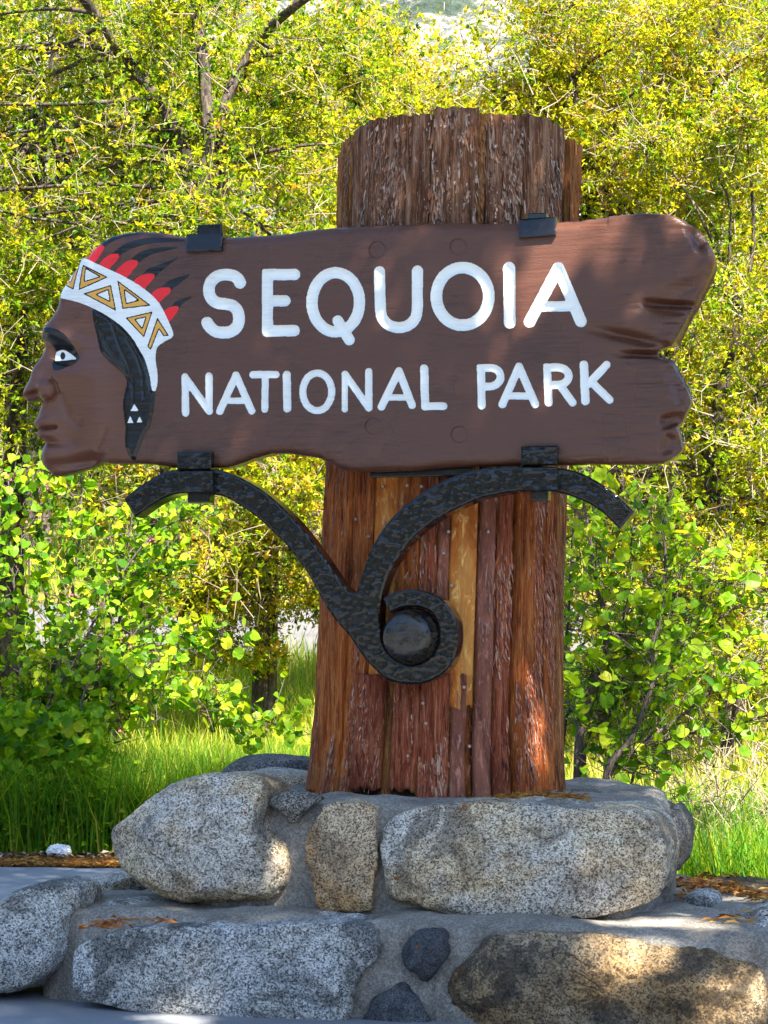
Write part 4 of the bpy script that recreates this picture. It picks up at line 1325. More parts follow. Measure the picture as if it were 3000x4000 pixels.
YC = YI - 0.02
for up_, lo2, nub in ((AR([(484, 110), (703, 222)]), AR([(494, 236), (712, 372)]), AR([(560, 372), (700, 438)])),
                      (B2([(430, 1453), (645, 1562)]), SCR([(1028, 92), (1203, 206)]), SCR([(1078, 206), (1160, 254)]))):
    cl = hammered_box('clamp', *rect(up_, YC), YC, YI + 0.02, brk, seed=3)
    hammered_box('clamp_band', *rect(lo2, YC - 0.012), YC - 0.012, YI + TI + 0.03, cl, seed=8)
    x0, x1, z0, z1 = rect(nub, YI + 0.04)
    bm_obj('clamp_nut', box((x0, YI + 0.02, z0), (x1, YI + 0.1, z1 + 0.01), 0.006), mt['iron'], cl)
# flat bar behind the sign over the lower bark boards
x0, x1, z0, z1 = rect(SCR([(300, 106), (800, 132)]), -0.60)
bm_obj('mounting_bar', box((x0, -0.60, z0), (x1, -0.565, z1 + 0.03), 0.004), mt['iron'], brk)

# folded clips over the top edge
for (p0, p1, nub, lab, tl, sd_) in ((B1([(36, 170)])[0], B1([(248, 268)])[0], B1([(126, 128), (267, 172)]), 'black iron clip over the top edge behind the painted feathers', 0.0, 4),
                                  (B2([(414, 108)])[0], B2([(632, 210)])[0], B2([(478, 90), (590, 118)]), 'black iron clip over the top edge below the log top', 0.03, 6)):
    x0, x1, z0, z1 = rect([p0, p1], YF - 0.025)
    o = thing('iron_clip', lab, 'clip', (float((x0 + x1) / 2), YF, float(z1)), 'clips along the top edge of the sign')
    hammered_box('clip_tab', x0, x1, z0, z1, YF - 0.012, YF + 0.02, o, amp=0.0025, seed=sd_, tilt=tl, lean=0.012)
    bm_obj('clip_strap', box((x0 + 0.004, YF + 0.015, z1 - 0.02), (x1 - 0.004, YF + THICK + 0.01, z1 + 0.004), 0.004), mt['iron'], o)
    x0, x1, z0, z1 = rect(nub, YF + THICK)
    bm_obj('clip_post', box((x0, YF + THICK - 0.04, z0 - 0.03), (x1, YF + THICK + 0.02, z1), 0.005), mt['iron'], o)

# ================================================================== plants
def leaves_mesh(pos, axis_, nrm, L, Wd, fold=0.12):
    """two-triangle folded leaves"""
    n = len(pos)
    s = unit(np.cross(axis_, nrm))
    up = np.cross(s, axis_)
    V = np.zeros((n, 4, 3))
    V[:, 0] = pos
    V[:, 1] = pos + axis_ * (L * .48)[:, None] + s * (Wd * .5)[:, None] + up * (L * fold)[:, None]
    V[:, 2] = pos + axis_ * L[:, None] - up * (L * .1)[:, None]
    V[:, 3] = pos + axis_ * (L * .48)[:, None] - s * (Wd * .5)[:, None] + up * (L * fold)[:, None]
    b = (np.arange(n) * 4)[:, None]
    F = np.concatenate([b + np.array([0, 2, 1]), b + np.array([0, 3, 2])])
    return V.reshape(-1, 3), F

_la = np.linspace(0, 2 * math.pi, 9)[:-1] + math.pi / 8
LEAF8 = np.array([(0.0, 0.06), (0.34, 0.0), (0.52, 0.30), (0.42, 0.68), (0.0, 1.0), (-0.42, 0.68), (-0.52, 0.30), (-0.34, 0.0)])
def round_leaves(pos, axis_, nrm, S, cup=0.10):
    """heart-shaped leaves of six triangles"""
    n = len(pos)
    s = unit(np.cross(axis_, nrm))
    up = np.cross(s, axis_)
    V = np.zeros((n, 8, 3))
    for k, (x, y) in enumerate(LEAF8):
        V[:, k] = pos + s * (x * S)[:, None] + axis_ * (y * S)[:, None] + up * ((abs(x) * 0.35 - y * y * 0.12) * S * (cup / 0.1))[:, None]
    b = (np.arange(n) * 8)[:, None]
    F = np.concatenate([b + np.array([0, k, k + 1]) for k in range(1, 7)] )
    return V.reshape(-1, 3), F

def pick(r, n, pal, wts, vary=0.22):
    pal = np.array(pal)
    c = pal[r.choice(len(pal), n, p=np.array(wts) / sum(wts))]
    return np.clip(c * r.uniform(1 - vary, 1 + vary, (n, 1)) * r.uniform(0.92, 1.08, (n, 3)), 0, 1)

mt['leaf'] = m_leaf('live_oak_leaf', 0.5, 0.45)
mt['rleaf'] = m_leaf('redbud_leaf', 0.5, 0.45)
mt['grassm'] = m_leaf('grass_blade', 0.45, 0.5)
mt['twig'] = Mat('grey_twig').set((0.26, 0.205, 0.15), 0.85, None, 0.15)
mt['trunk'] = m_bark('grey_oak_bark', (0.022, 0.017, 0.014), (0.07, 0.056, 0.045), (0.17, 0.135, 0.105), 12, 0.9)
mt['stem'] = m_bark('dark_redbud_stem', (0.04, 0.03, 0.028), (0.11, 0.085, 0.08), (0.2, 0.165, 0.15), 60, 0.4)

OAK = [(0.29, 0.33, 0.010), (0.16, 0.25, 0.009), (0.43, 0.41, 0.016), (0.05, 0.11, 0.008), (0.46, 0.36, 0.03), (0.46, 0.29, 0.04)]
OAKW = [0.38, 0.24, 0.24, 0.08, 0.04, 0.02]
OAKY = [0.34, 0.10, 0.42, 0.03, 0.08, 0.03]
OAKG = [0.24, 0.40, 0.08, 0.22, 0.03, 0.03]

def curved(a, b, r, sag=0.12, n=7):
    t = np.linspace(0, 1, n)[:, None]
    L = np.linalg.norm(b - a)
    o = r.normal(0, sag * L, 3)
    o2 = r.normal(0, sag * L * .5, 3)
    return a * (1 - t) + b * t + o * (t * (1 - t) * 2) + o2 * np.sin(t * math.pi * 2) * .4

def oak(label, px, w, zr, crown, wts, seed, leafL=0.048, tips=5200, clump=0.55, trunks=None, twig_r=0.0032, n_br=46, density_bias=None, tw_frac=0.36, per=11):
    """live oak: trunk, limbs and a crown of leaf rosettes; crown is a list of (column, depth, height, radii)"""
    r = np.random.default_rng(seed)
    foot = at(px, w, 0.0)
    foot[2] = float(terrain(0, w)) - 0.1
    t = thing('oak_tree', label, 'tree', foot, 'oaks behind the sign')
    cs = np.array([at(c[0], c[1], c[2]) for c in crown])
    rad = np.array([c[3] for c in crown])
    vol = np.array([x[0] * x[1] * x[2] for x in rad]) ** 0.66
    cl = r.choice(len(crown), n_br, p=vol / vol.sum())
    dirs = unit(r.normal(size=(n_br, 3)))
    rr = r.uniform(0.25, 1.0, n_br) ** 0.5
    ends = cs[cl] + dirs * rr[:, None] * rad[cl]
    # trunk and limbs
    paths = []
    forks = []
    for tr_ in (trunks or [((px, w, zr), 0.16)]):
        pts = [foot] + [at(*p) for p in (tr_[0] if isinstance(tr_[0], list) else [tr_[0]])]
        sp = spline([tuple(p) for p in pts], 6, False) if len(pts) > 2 else np.linspace(pts[0], pts[1], 8)
        sp = sp + 0.03 * np.stack([noise3(sp * 1.5 + 3), noise3(sp * 1.5 + 9), sp[:, 0] * 0], 1)
        rad_ = np.linspace(tr_[1], tr_[1] * .45, len(sp))
        paths.append((sp, rad_))
        forks += list(sp[len(sp) // 2:])
    V, F = tubes(paths, 10)
    V = V + 0.012 * unit(r.normal(size=V.shape))
    link('trunk', mesh_np('trunk', V, F, smooth=True, mat=mt['trunk']), t)
    forks = np.array(forks)
    paths = []
    for e in ends:
        dd = np.linalg.norm(forks - e, axis=1) + 0.8 * np.maximum(0, forks[:, 2] - e[2])
        f0 = forks[np.argmin(dd)]
        c = curved(f0, e, r, 0.10)
        paths.append((c, np.linspace(0.022, 0.007, len(c))))
    V, F = tubes(paths, 5)
    link('branches', mesh_np('branches', V, F, smooth=True, mat=mt['trunk']), t)
    # twig tips in uneven clumps about the branch ends
    wt = r.lognormal(0, 0.7, n_br)
    k = r.choice(n_br, tips, p=wt / wt.sum())
    off = unit(r.normal(size=(tips, 3))) * (r.uniform(0, 1, tips) ** 0.5)[:, None] * clump * r.uniform(.6, 1.3, n_br)[k][:, None]
    off[:, 2] *= 0.75
    tip = ends[k] + off
    n2 = int(tips * 0.28)
    kk = r.choice(len(crown), n2, p=vol / vol.sum())
    tip[:n2] = cs[kk] + unit(r.normal(size=(n2, 3))) * (r.uniform(0.35, 1.05, n2) ** .5)[:, None] * rad[kk]
    src = ends[k] + 0.35 * off + r.normal(0, .06, (tips, 3))
    src[:n2] = tip[:n2] - unit(r.normal(size=(n2, 3)) + np.array([0, 0, .6])) * r.uniform(.2, .5, (n2, 1))
    nt = int(tips * tw_frac)
    sel = r.permutation(tips)[:nt]
    mid = (src[sel] + tip[sel]) / 2 + r.normal(0, .04, (nt, 3))
    V1, F1 = twigs(src[sel], mid, np.full(nt, twig_r * 1.3))
    V2, F2_ = twigs(mid, tip[sel], np.full(nt, twig_r))
    side = mid + unit(r.normal(size=(nt, 3)) + unit(tip[sel] - src[sel]) * .8) * r.uniform(.1, .3, (nt, 1))
    V3, F3 = twigs(mid, side, np.full(nt, twig_r * .8))
    tag(link('twigs', mesh_np('twigs', np.concatenate([V1, V2, V3]), np.concatenate([F1, F2_ + len(V1), F3 + len(V1) + len(V2)]), mat=mt['twig']), t), kind='stuff')
    # leaves: a rosette at every tip and a few along the twig
    n = tips * per
    ti = np.repeat(np.arange(tips), per)
    ax_t = unit(tip - src)
    a = unit(ax_t[ti] * 0.55 + unit(r.normal(size=(n, 3))) + np.array([0, 0, .18]))
    along = np.where(r.random(n) < .6, 0.0, r.uniform(0, 1, n))
    pos = tip[ti] * (1 - along * .5)[:, None] + src[ti] * (along * .5)[:, None]
    pos[along > 0] += r.normal(0, .05, (int((along > 0).sum()), 3))
    nr = unit(r.normal(size=(n, 3)) + np.array([0, 0, 0.9]))
    L = leafL * r.uniform(.65, 1.25, n)
    V, F = leaves_mesh(pos, a, nr, L, L * r.uniform(.38, .55, n))
    c = pick(r, tips, OAK, wts, .2)[ti] * r.uniform(.8, 1.2, (n, 1))
    tag(link('crown', mesh_np('crown', V, F, np.repeat(c, 4, 0), mat=mt['leaf']), t), kind='stuff')
    return t

Z = zpix
# upper left oak with its dark forked trunk
oak('spreading oak with dark forked trunk filling the upper left', 420, 17.6, 4.5,
    [(300, 16.8, Z(560, 17), (1.7, 1.3, 1.7)), (950, 17.0, Z(450, 17), (1.6, 1.2, 1.7)), (500, 17.4, Z(60, 17), (2.2, 1.3, 1.3)), (120, 16.6, Z(1250, 17), (1.3, 1.1, 1.4)), (1000, 16.6, Z(930, 17), (1.5, .9, .9))],
    [0.34, 0.34, 0.16, 0.12, 0.03, 0.01], 21, 0.052, 8200, 0.5,
    [([(700, 17.3, Z(1700, 17.3)), (850, 16.8, Z(1250, 17)), (795, 16.5, Z(760, 16.5)), (810, 16.4, Z(500, 16.4)), (790, 16.5, Z(250, 16.5)), (740, 16.7, Z(-150, 16.7))], 0.085),
     ([(680, 17.4, Z(1700, 17.4)), (810, 16.8, Z(1250, 17)), (720, 16.5, Z(640, 16.5)), (620, 16.4, Z(390, 16.4)), (480, 16.6, Z(200, 16.6)), (300, 16.2, Z(-50, 16.2))], 0.075),
     ([(700, 17.3, Z(1600, 17.3)), (850, 16.6, Z(900, 16.6)), (870, 16.5, Z(420, 16.5)), (1000, 16.6, Z(130, 16.6)), (1200, 16.0, Z(-60, 16.0))], 0.07)], n_br=60)
oak('dense leafy oak at the left edge above the carved face', 60, 19.0, 3.2,
    [(60, 19, Z(350, 19), (1.6, 1.4, 1.8)), (0, 18.6, Z(1150, 18.6), (1.8, 1.2, 1.6)), (350, 19.3, Z(1500, 19), (1.7, 1.2, 1.3)), (250, 19.5, Z(20, 19.5), (2, 1.4, 1.6))],
    OAKG, 22, 0.053, 5600, 0.5, [([(60, 19, Z(1200, 19)), (170, 19, Z(400, 19)), (260, 19, Z(50, 19)), (300, 19, Z(-200, 19))], 0.12)])
oak('pale yellow oak rising behind the log top', 1500, 20.0, 4.2,
    [(1500, 20, Z(520, 20), (2.0, 1.4, 1.15)), (1850, 20.3, Z(560, 20), (2.0, 1.3, 1.15)), (1320, 20.5, Z(330, 20), (1.3, 1.2, 1.1)), (1800, 19.6, Z(900, 19.6), (2.0, 1.1, 1.4))],
    OAKY, 23, 0.053, 6400, 0.55, [([(1480, 20, Z(1300, 20)), (1540, 20, Z(700, 20)), (1560, 20, Z(450, 20)), (1500, 20, Z(250, 20))], 0.10)])
oak('twiggy yellow green oak filling the upper right', 2350, 18.5, 4.0,
    [(2250, 18.5, Z(480, 18.5), (1.7, 1.2, 1.7)), (2700, 18.3, Z(450, 18.3), (1.7, 1.2, 1.9)), (2560, 18.8, Z(120, 18.8), (1.7, 1.3, 1.2)), (2300, 18.0, Z(850, 18.0), (1.3, .9, 1.0)), (2950, 18.2, Z(180, 18.2), (1.3, 1.1, 1.4))],
    OAKY, 24, 0.05, 8600, 0.55, [([(2420, 18.5, Z(1200, 18.5)), (2330, 18.5, Z(700, 18.5)), (2250, 18.4, Z(350, 18.4)), (2270, 18.4, Z(-50, 18.4))], 0.07),
                                   ([(2700, 18.5, Z(900, 18.5)), (2780, 18.5, Z(350, 18.5)), (2860, 18.4, Z(-100, 18.4))], 0.07)], twig_r=0.0042, n_br=60)
oak('shaded oak with tangled grey twigs at the right edge', 2850, 17.2, 2.6,
    [(2900, 17.0, Z(1100, 17), (1.3, 1.0, 1.5)), (2800, 17.0, Z(1600, 17), (1.5, 1.0, 1.5)), (2950, 16.8, Z(2100, 16.8), (1.4, 1.0, 1.2)), (2600, 17.4, Z(2000, 17), (1.3, .9, 1.3)), (2700, 17, Z(1400, 17), (.9, .8, .9))],
    OAKW, 25, 0.05, 7200, 0.45, [([(2830, 17.2, Z(2300, 17.2)), (2800, 17.2, Z(1700, 17.2)), (2900, 17.1, Z(1200, 17.1))], 0.08),
                                   ([(2900, 17.0, Z(2200, 17.0)), (2750, 17.0, Z(1850, 17.0)), (2950, 16.9, Z(1560, 16.9)), (3100, 16.9, Z(1420, 16.9))], 0.05)], twig_r=0.0046)
oak('orange flecked oak with sunlit trunk seen under the iron bracket', 1040, 18.5, 2.6,
    [(1050, 18.0, Z(1950, 18), (1.1, .9, 1.0)), (850, 18.3, Z(2300, 18), (.9, .8, .7)), (1230, 18.2, Z(2050, 18), (.8, .7, .8)), (700, 16.9, Z(1950, 17), (1.0, .6, .9)), (1150, 18.9, Z(1650, 18.9), (1.4, .9, .8))],
    [0.3, 0.2, 0.22, 0.1, 0.1, 0.08], 26, 0.053, 5600, 0.4, [([(1040, 18.5, Z(2350, 18.5)), (1060, 18.5, Z(2050, 18.5)), (1090, 18.4, Z(1700, 18.4))], 0.115)], n_br=36)
oak('green oak behind the lower right end of the sign', 2450, 20.5, 2.4,
    [(2450, 20.5, Z(1500, 20.5), (1.8, 1.2, 1.6)), (2350, 20.5, Z(2150, 20.5), (1.7, 1.0, 1.5)), (2750, 21, Z(900, 21), (2, 1.2, 1.6)), (2250, 20.5, Z(2500, 20.5), (1.3, .9, .9)), (2850, 20.5, Z(2500, 20.5), (1.5, .9, 1.0))],
    OAKW, 27, 0.054, 6200, 0.5, twig_r=0.0042)
for k, (lab, px, w, cr, ww) in enumerate([
    ('hazy green oak across the road at the far left', 150, 38, [(100, 38, Z(900, 38), (5, 3, 4.5)), (500, 38, Z(1500, 38), (4, 2, 3)), (300, 40, Z(150, 40), (5, 3, 4))], OAKW),
    ('yellow oak far behind the middle of the sign', 1250, 37, [(1250, 37, Z(900, 37), (4.5, 3, 4)), (1000, 38, Z(1500, 38), (4, 2, 3)), (1500, 39, Z(1750, 39), (3.5, 2, 2)), (900, 40, Z(500, 40), (3, 2, 2))], OAKY),
    ('far oak on the slope behind the right end of the sign', 2350, 39, [(2200, 39, Z(1000, 39), (4.5, 3, 4)), (2700, 38, Z(1500, 38), (4.5, 3, 4)), (2500, 40, Z(2100, 40), (4.5, 2, 3)), (2850, 40, Z(500, 40), (3.5, 2, 3))], OAKW)]):
    oak(lab, px, w, 6, cr, ww, 31 + k, 0.12, 4200, 1.1, [([(px, w, cr[0][2])], 0.3)], twig_r=0.009, n_br=50, tw_frac=.25)
for k, (lab, px, w) in enumerate([('green oak out of frame to the left of the bushes', -750, 18.5), ('tall oak out of frame far to the left', -1900, 20.5), ('green oak out of frame to the right of the bushes', 3750, 18.5), ('tall oak out of frame far to the right', 4900, 20.0)]):
    oak(lab, px, w, 4, [(px, w, 3.2, (1.7, 1.3, 1.8)), (px - 250, w + .3, 5.0, (1.6, 1.3, 1.5)), (px + 250, w - .3, 4.6, (1.7, 1.2, 1.5)), (px + 50, w, 1.9, (1.6, 1.1, 1.1))], OAKW, 131 + k, 0.075, 3000, 0.5, n_br=36)
# far woods across the road
r = np.random.default_rng(96)
n = 34000
ang_ = r.uniform(R(-72), R(72), n)
dist = r.uniform(44, 58, n)
top_ = 7.5 + 3.5 * noise3(np.stack([ang_ * 14, ang_ * 0, ang_ * 0], 1)) + 1.5 * noise3(np.stack([ang_ * 40, ang_ * 0, ang_ * 0 + 3], 1))
P = np.array([CAM[0], CAM[1], 0]) + dist[:, None] * (np.sin(ang_)[:, None] * RT + np.cos(ang_)[:, None] * F2)
P[:, 2] = terrain(0, dist * np.cos(ang_)) + top_ * r.uniform(0, 1, n) ** .8
keep = fbm(P * .35, 3) > -.32
P = P[keep]; n = len(P)
L = r.uniform(.25, .5, n)
V, F = leaves_mesh(P, unit(r.normal(size=(n, 3))), unit(r.normal(size=(n, 3)) + np.array([0, 0, .6])), L, L * .6)
tag(link('woods', mesh_np('woods', V, F, np.repeat(pick(r, n, OAK, OAKG), 4, 0), mat=mt['leaf'])), 'band of far green woods across the road', 'woods', kind='stuff')
# the tall oak beside the viewer whose crown shades the sign and the base
r = np.random.default_rng(90)
sh = thing('shade_oak', 'tall oak beside the viewer whose crown shades the sign', 'tree', (8.0, -6.5, 0))
c0 = np.array([0.2, -0.75, 2.0]) + sun_dir * 8.2
paths = [(spline([(8.0, -6.5, 0), (7.8, -6.3, 2.5), (7.0, -5.6, 5.5), (5.6, -4.9, 7.8), (4.2, -4.4, 9.0)], 6, False), np.linspace(.28, .1, 25))]
n = SHN = 135000
d = unit(r.normal(size=(n, 3)))
rr_ = r.uniform(0, 1, n) ** (1 / 2.2)
pos = c0 + np.array([-1.5, -0.1, 0.2]) + d * rr_[:, None] * np.array([3.9, 4.7, 1.5])
lobe = r.random(n) < .22
pos[lobe] = c0 + np.array([-3.9, 3.2, 0.4]) + d[lobe] * rr_[lobe][:, None] * np.array([1.9, 1.8, 1.1])
lob2 = r.random(n) < .16
pos[lob2] = np.array([0.3, -1.2, 0.5]) + sun_dir * 9.6 + d[lob2] * rr_[lob2][:, None] * np.array([2.3, 2.0, 1.0])
cln = fbm(pos * 0.9, 3)
cln[lob2] += .3
pos = pos[(cln > -0.45)]
# a ragged, thinner right-hand side lets flecks of sun through
rel = (pos - c0) @ np.array([0.72, 0.69, 0])
thin = smoothstep(-0.2, 2.2, rel)
hole = noise3(pos * 1.3 + 5) + 0.6 * noise3(pos * 3.1)
pos = pos[~((hole > 0.12) & (r.random(len(pos)) < thin * .6))]
opens = []
for pts, y_, rad_ in ((((2230, 905), (2330, 880), (2420, 862)), -.72, .12), (((2130, 985), (2150, 1060), (2110, 1120)), -.72, .10), (((2175, 1030),), -.72, .08), (((1905, 1160), (1890, 1220)), -.7, .07), (((2180, 1050),), -.7, .06),
                      (((1965, 1330), (1955, 1400)), -.72, .06), (((2280, 1370), (2340, 1330), (2330, 1420)), -.72, .11), (((2550, 900), (2600, 930)), -.7, .09), (((2010, 1290),), -.7, .05),
                      (((2085, 2700), (2090, 2800), (2100, 2900), (2120, 2980)), -.3, .07), (SX([(930, 760), (960, 850)]), -.75, .09), (SX([(880, 1030), (1000, 1040), (1140, 1080)]), -.95, .10), (SX([(700, 1130), (500, 1120), (1350, 1000)]), -1.05, .10),
                      (SL([(1240, 470), (1230, 540)]), -1.05, .07), (SL([(760, 720), (1130, 795), (1200, 800)]), -1.15, .09), (SL([(430, 640),]), -.7, .07), (SL([(700, 1190), (800, 1210)]), -1.5, .12),
                      (SR([(950, 900), (1130, 910), (1050, 950)]), -1.35, .11), (SR([(1500, 1120), (1540, 1180)]), -1.4, .10), (SR([(1250, 800), (1400, 820)]), -1.1, .09), (SR([(1450, 650), (1550, 640), (1640, 660)]), -.3, .12), (SX([(600, 330), (800, 345)]), -.8, .06)):
    for q_ in on_y(list(pts), y_):
        opens.append((np.array([q_[0], y_, q_[1]]), rad_))
keep = np.ones(len(pos), bool)
for o_, rad_ in opens:
    v_ = pos - o_
    dist = np.linalg.norm(v_ - (v_ @ sun_dir)[:, None] * sun_dir, axis=1)
    keep &= ~((dist < 1.0 * rad_ * r.uniform(.6, 1.25, len(pos))) & (r.random(len(pos)) < .93))
pos = pos[keep]
n = len(pos)
L = r.uniform(.06, .11, n)
V, F = leaves_mesh(pos, unit(r.normal(size=(n, 3))), unit(r.normal(size=(n, 3)) + np.array([0, 0, 1.2])), L, L * .6)
tag(link('crown', mesh_np('crown', V, F, np.repeat(pick(r, n, OAK, OAKG), 4, 0), mat=mt['leaf']), sh), kind='stuff')
for k in range(26):
    e = pos[r.integers(0, n)]
    paths.append((curved(np.array([5.6, -4.9, 7.8]) + r.normal(0, .4, 3), e, r, .08), np.linspace(.05, .012, 7)))
V, F = tubes(paths, 7)
link('trunk', mesh_np('trunk', V, F, smooth=True, mat=mt['trunk']), sh)

# unseen woods added behind the camera to keep bright sky out of glossy reflections
r = np.random.default_rng(95)
n = 26000
ang_ = r.uniform(R(-125), R(125), n)
dist = r.uniform(21, 27, n)
top_ = 9.0 + 2.2 * noise3(np.stack([ang_ * 6, ang_ * 0, ang_ * 0], 1))
P = np.stack([CAM[0] + dist * (np.sin(ang_) * RT[0] - np.cos(ang_) * F2[0]), CAM[1] + dist * (np.sin(ang_) * RT[1] - np.cos(ang_) * F2[1]), top_ * r.uniform(0, 1, n) ** .8], 1)
L = r.uniform(.35, .7, n)
V, F = leaves_mesh(P, unit(r.normal(size=(n, 3))), unit(r.normal(size=(n, 3))), L, L * .7)
tag(link('woods', mesh_np('woods', V, F, np.repeat(pick(r, n, [(0.012, 0.02, 0.008), (0.02, 0.03, 0.01), (0.03, 0.025, 0.016)], [1, 1, .5]), 4, 0), mat=m_attr('dark_blocker_leaf', .8, .1))), 'unseen dark woods added behind the viewer to block sky reflections', 'woods', kind='stuff')

# ------------------------------------------------------------------ redbud bushes
def redleaf_mesh(name, mat, seed):
    r = np.random.default_rng(seed)
    na = 14
    pts = []
    for k in range(na):
        a = 2 * math.pi * k / na - math.pi / 2
        x, y = math.cos(a), math.sin(a)
        rad = 0.5 * (1 - 0.10 * math.cos(2 * a)) * (1 - 0.42 * math.exp(-((a + math.pi / 2) % (2 * math.pi)) ** 2 / 0.10) - 0.42 * math.exp(-((2 * math.pi - (a + math.pi / 2) % (2 * math.pi))) ** 2 / 0.10))
        pts.append((x * rad * 1.02, y * rad * (1.05 if y > 0 else .95), 0.0))
    mid = [(0, -0.20, 0), (0, 0.0, 0.0), (0, 0.25, -0.01)]
    V = np.array(pts + mid)
    V[:, 2] += np.abs(V[:, 0]) * 0.30 - 0.25 * V[:, 1] ** 2 + 0.02 * r.normal(size=len(V))
    V[:, 1] += 0.3
    i0, i1, i2 = na, na + 1, na + 2
    ctr = [i0, i0, i0, i1, i1, i2, i2, i2, i2, i1, i1, i0, i0, i0]
    F = []
    for k in range(na):
        F.append((k, (k + 1) % na, ctr[k]))
    for k in range(na):
        if ctr[k] != ctr[(k + 1) % na]:
            F.append(((k + 1) % na, ctr[(k + 1) % na], ctr[k]))
    me = mesh_np(name, V, np.array(F), smooth=False, mat=mat)
    return me

RB_L = [(0.12, 0.26, 0.010), (0.19, 0.34, 0.012), (0.28, 0.40, 0.014), (0.38, 0.43, 0.018), (0.05, 0.14, 0.010)]
mt['rleaf1'] = m_leaf('redbud_leaf_fresh', 0.48, 0.45, False, [(0, (0.10, 0.22, 0.012)), (0.4, (0.19, 0.35, 0.014)), (0.75, (0.31, 0.43, 0.018)), (1.0, (0.44, 0.46, 0.03))])
RLM = [redleaf_mesh('leaf', mt['rleaf1'], k) for k in range(5)]

def redbud(label, stems, seed, n_leaf, size, spread, wts, grp, pos_filter=None, flowers=0, big=300, low=None, side=1.0):
    r = np.random.default_rng(seed)
    foot = np.mean([s[0][0] for s in stems], 0); foot[2] = 0
    t = thing('redbud_bush', label, 'bush', foot, grp)
    twA, twB, nodes = [], [], []
    for P, r0 in stems:
        sp = spline([tuple(p) for p in P], 8, False)
        sp = sp + 0.02 * np.stack([noise3(sp * 3 + seed), noise3(sp * 3 + 5), sp[:, 0] * 0], 1)
        V, F = tubes([(sp, np.linspace(r0, r0 * .3, len(sp)))], 7)
        link('stem', mesh_np('stem', V, F, smooth=True, mat=mt['stem']), t)
        m = len(sp)
        for i in range(int(m * .2), m):
            for _ in range(3):
                dirv = unit(unit(sp[min(i + 1, m - 1)] - sp[i - 1]) * .7 + unit(r.normal(size=3)) * side)
                e = sp[i] + dirv * r.uniform(.2, spread) * (1.1 - .4 * i / m)
                md = (sp[i] + e) / 2 + r.normal(0, .03, 3)
                twA += [sp[i], md]; twB += [md, e]
                nodes += [(sp[i], e)]
    V, F = twigs(np.array(twA), np.array(twB), np.full(len(twA), .0034))
    tag(link('twigs', mesh_np('twigs', V, F, mat=mt['stem']), t), kind='stuff')
    nodes = np.array(nodes)
    k = r.integers(0, len(nodes), n_leaf)
    q = r.uniform(.15, 1.05, (n_leaf, 1))
    pos = nodes[k, 0] * (1 - q) + nodes[k, 1] * q + r.normal(0, .035, (n_leaf, 3))
    if low is not None:
        pos = np.concatenate([pos, low(r)])
    if pos_filter is not None:
        pos = pos[pos_filter(pos)]
    n = len(pos)
    S = size * np.clip(r.lognormal(-.15, .32, n), .35, 1.35)
    a = unit(r.normal(size=(n, 3)) + np.array([0, 0, -0.35]))
    toward = unit(CAM - pos)
    nr = unit(r.normal(size=(n, 3)) * .8 + np.array([0, 0, .75]) + toward * .45)
    a = unit(a - nr * (a * nr).sum(1)[:, None])
    # the leaves that show largest are pieces of their own
    px = project(pos)
    inside = (px[:, 0] > 10) & (px[:, 0] < 2990) & (px[:, 1] > 10) & (px[:, 1] < 3990)
    score = S / np.maximum((pos - CAM) @ FW, 1) * inside * (np.abs((nr * toward).sum(1)) + .3)
    bigs = np.argsort(-score)[:big]
    rest = np.setdiff1d(np.arange(n), bigs)
    for i in bigs:
        o = bpy.data.objects.new('leaf', RLM[int(i) % 5])
        col.objects.link(o)
        o.parent = t
        x = np.cross(a[i], nr[i])
        M_ = Matrix(((x[0], a[i][0], nr[i][0], 0), (x[1], a[i][1], nr[i][1], 0), (x[2], a[i][2], nr[i][2], 0), (0, 0, 0, 1)))
        o.matrix_local = Matrix.Translation(Vector(pos[i] - foot)) @ M_ @ Matrix.Scale(float(S[i]), 4)
    V, F = round_leaves(pos[rest], a[rest], nr[rest], S[rest])
    c = pick(r, len(rest), RB_L, wts, .2)
    tag(link('foliage', mesh_np('foliage', V, F, np.repeat(c, 8, 0), mat=mt['rleaf']), t), kind='stuff')
    if flowers:
        fn = nodes[r.integers(0, len(nodes), flowers)]
        cp = np.repeat(fn[:, 0] * .5 + fn[:, 1] * .5, 9, 0) + r.normal(0, .022, (flowers * 9, 3))
        nn = len(cp)
        L_ = r.uniform(.014, .026, nn)
        V, F = leaves_mesh(cp, unit(r.normal(size=(nn, 3))), unit(r.normal(size=(nn, 3))), L_, L_ * .8)
        pm = m_leaf('pink_blossom', .35, .5, False, [(0, (0.55, 0.10, 0.22)), (1, (0.62, 0.2, 0.3))])
        tag(link('blossom', mesh_np('blossom', V, F, mat=pm), t), kind='stuff')
    return t

def C5(x, y, w): return at(x / 1.276, w, zpix(1800 + y / 1.276, w))
def C6(x, y, w): return at(2150 + x / 1.301, w, zpix(1700 + y / 1.301, w))
def ft(px, w): return at(px, w, -0.03)

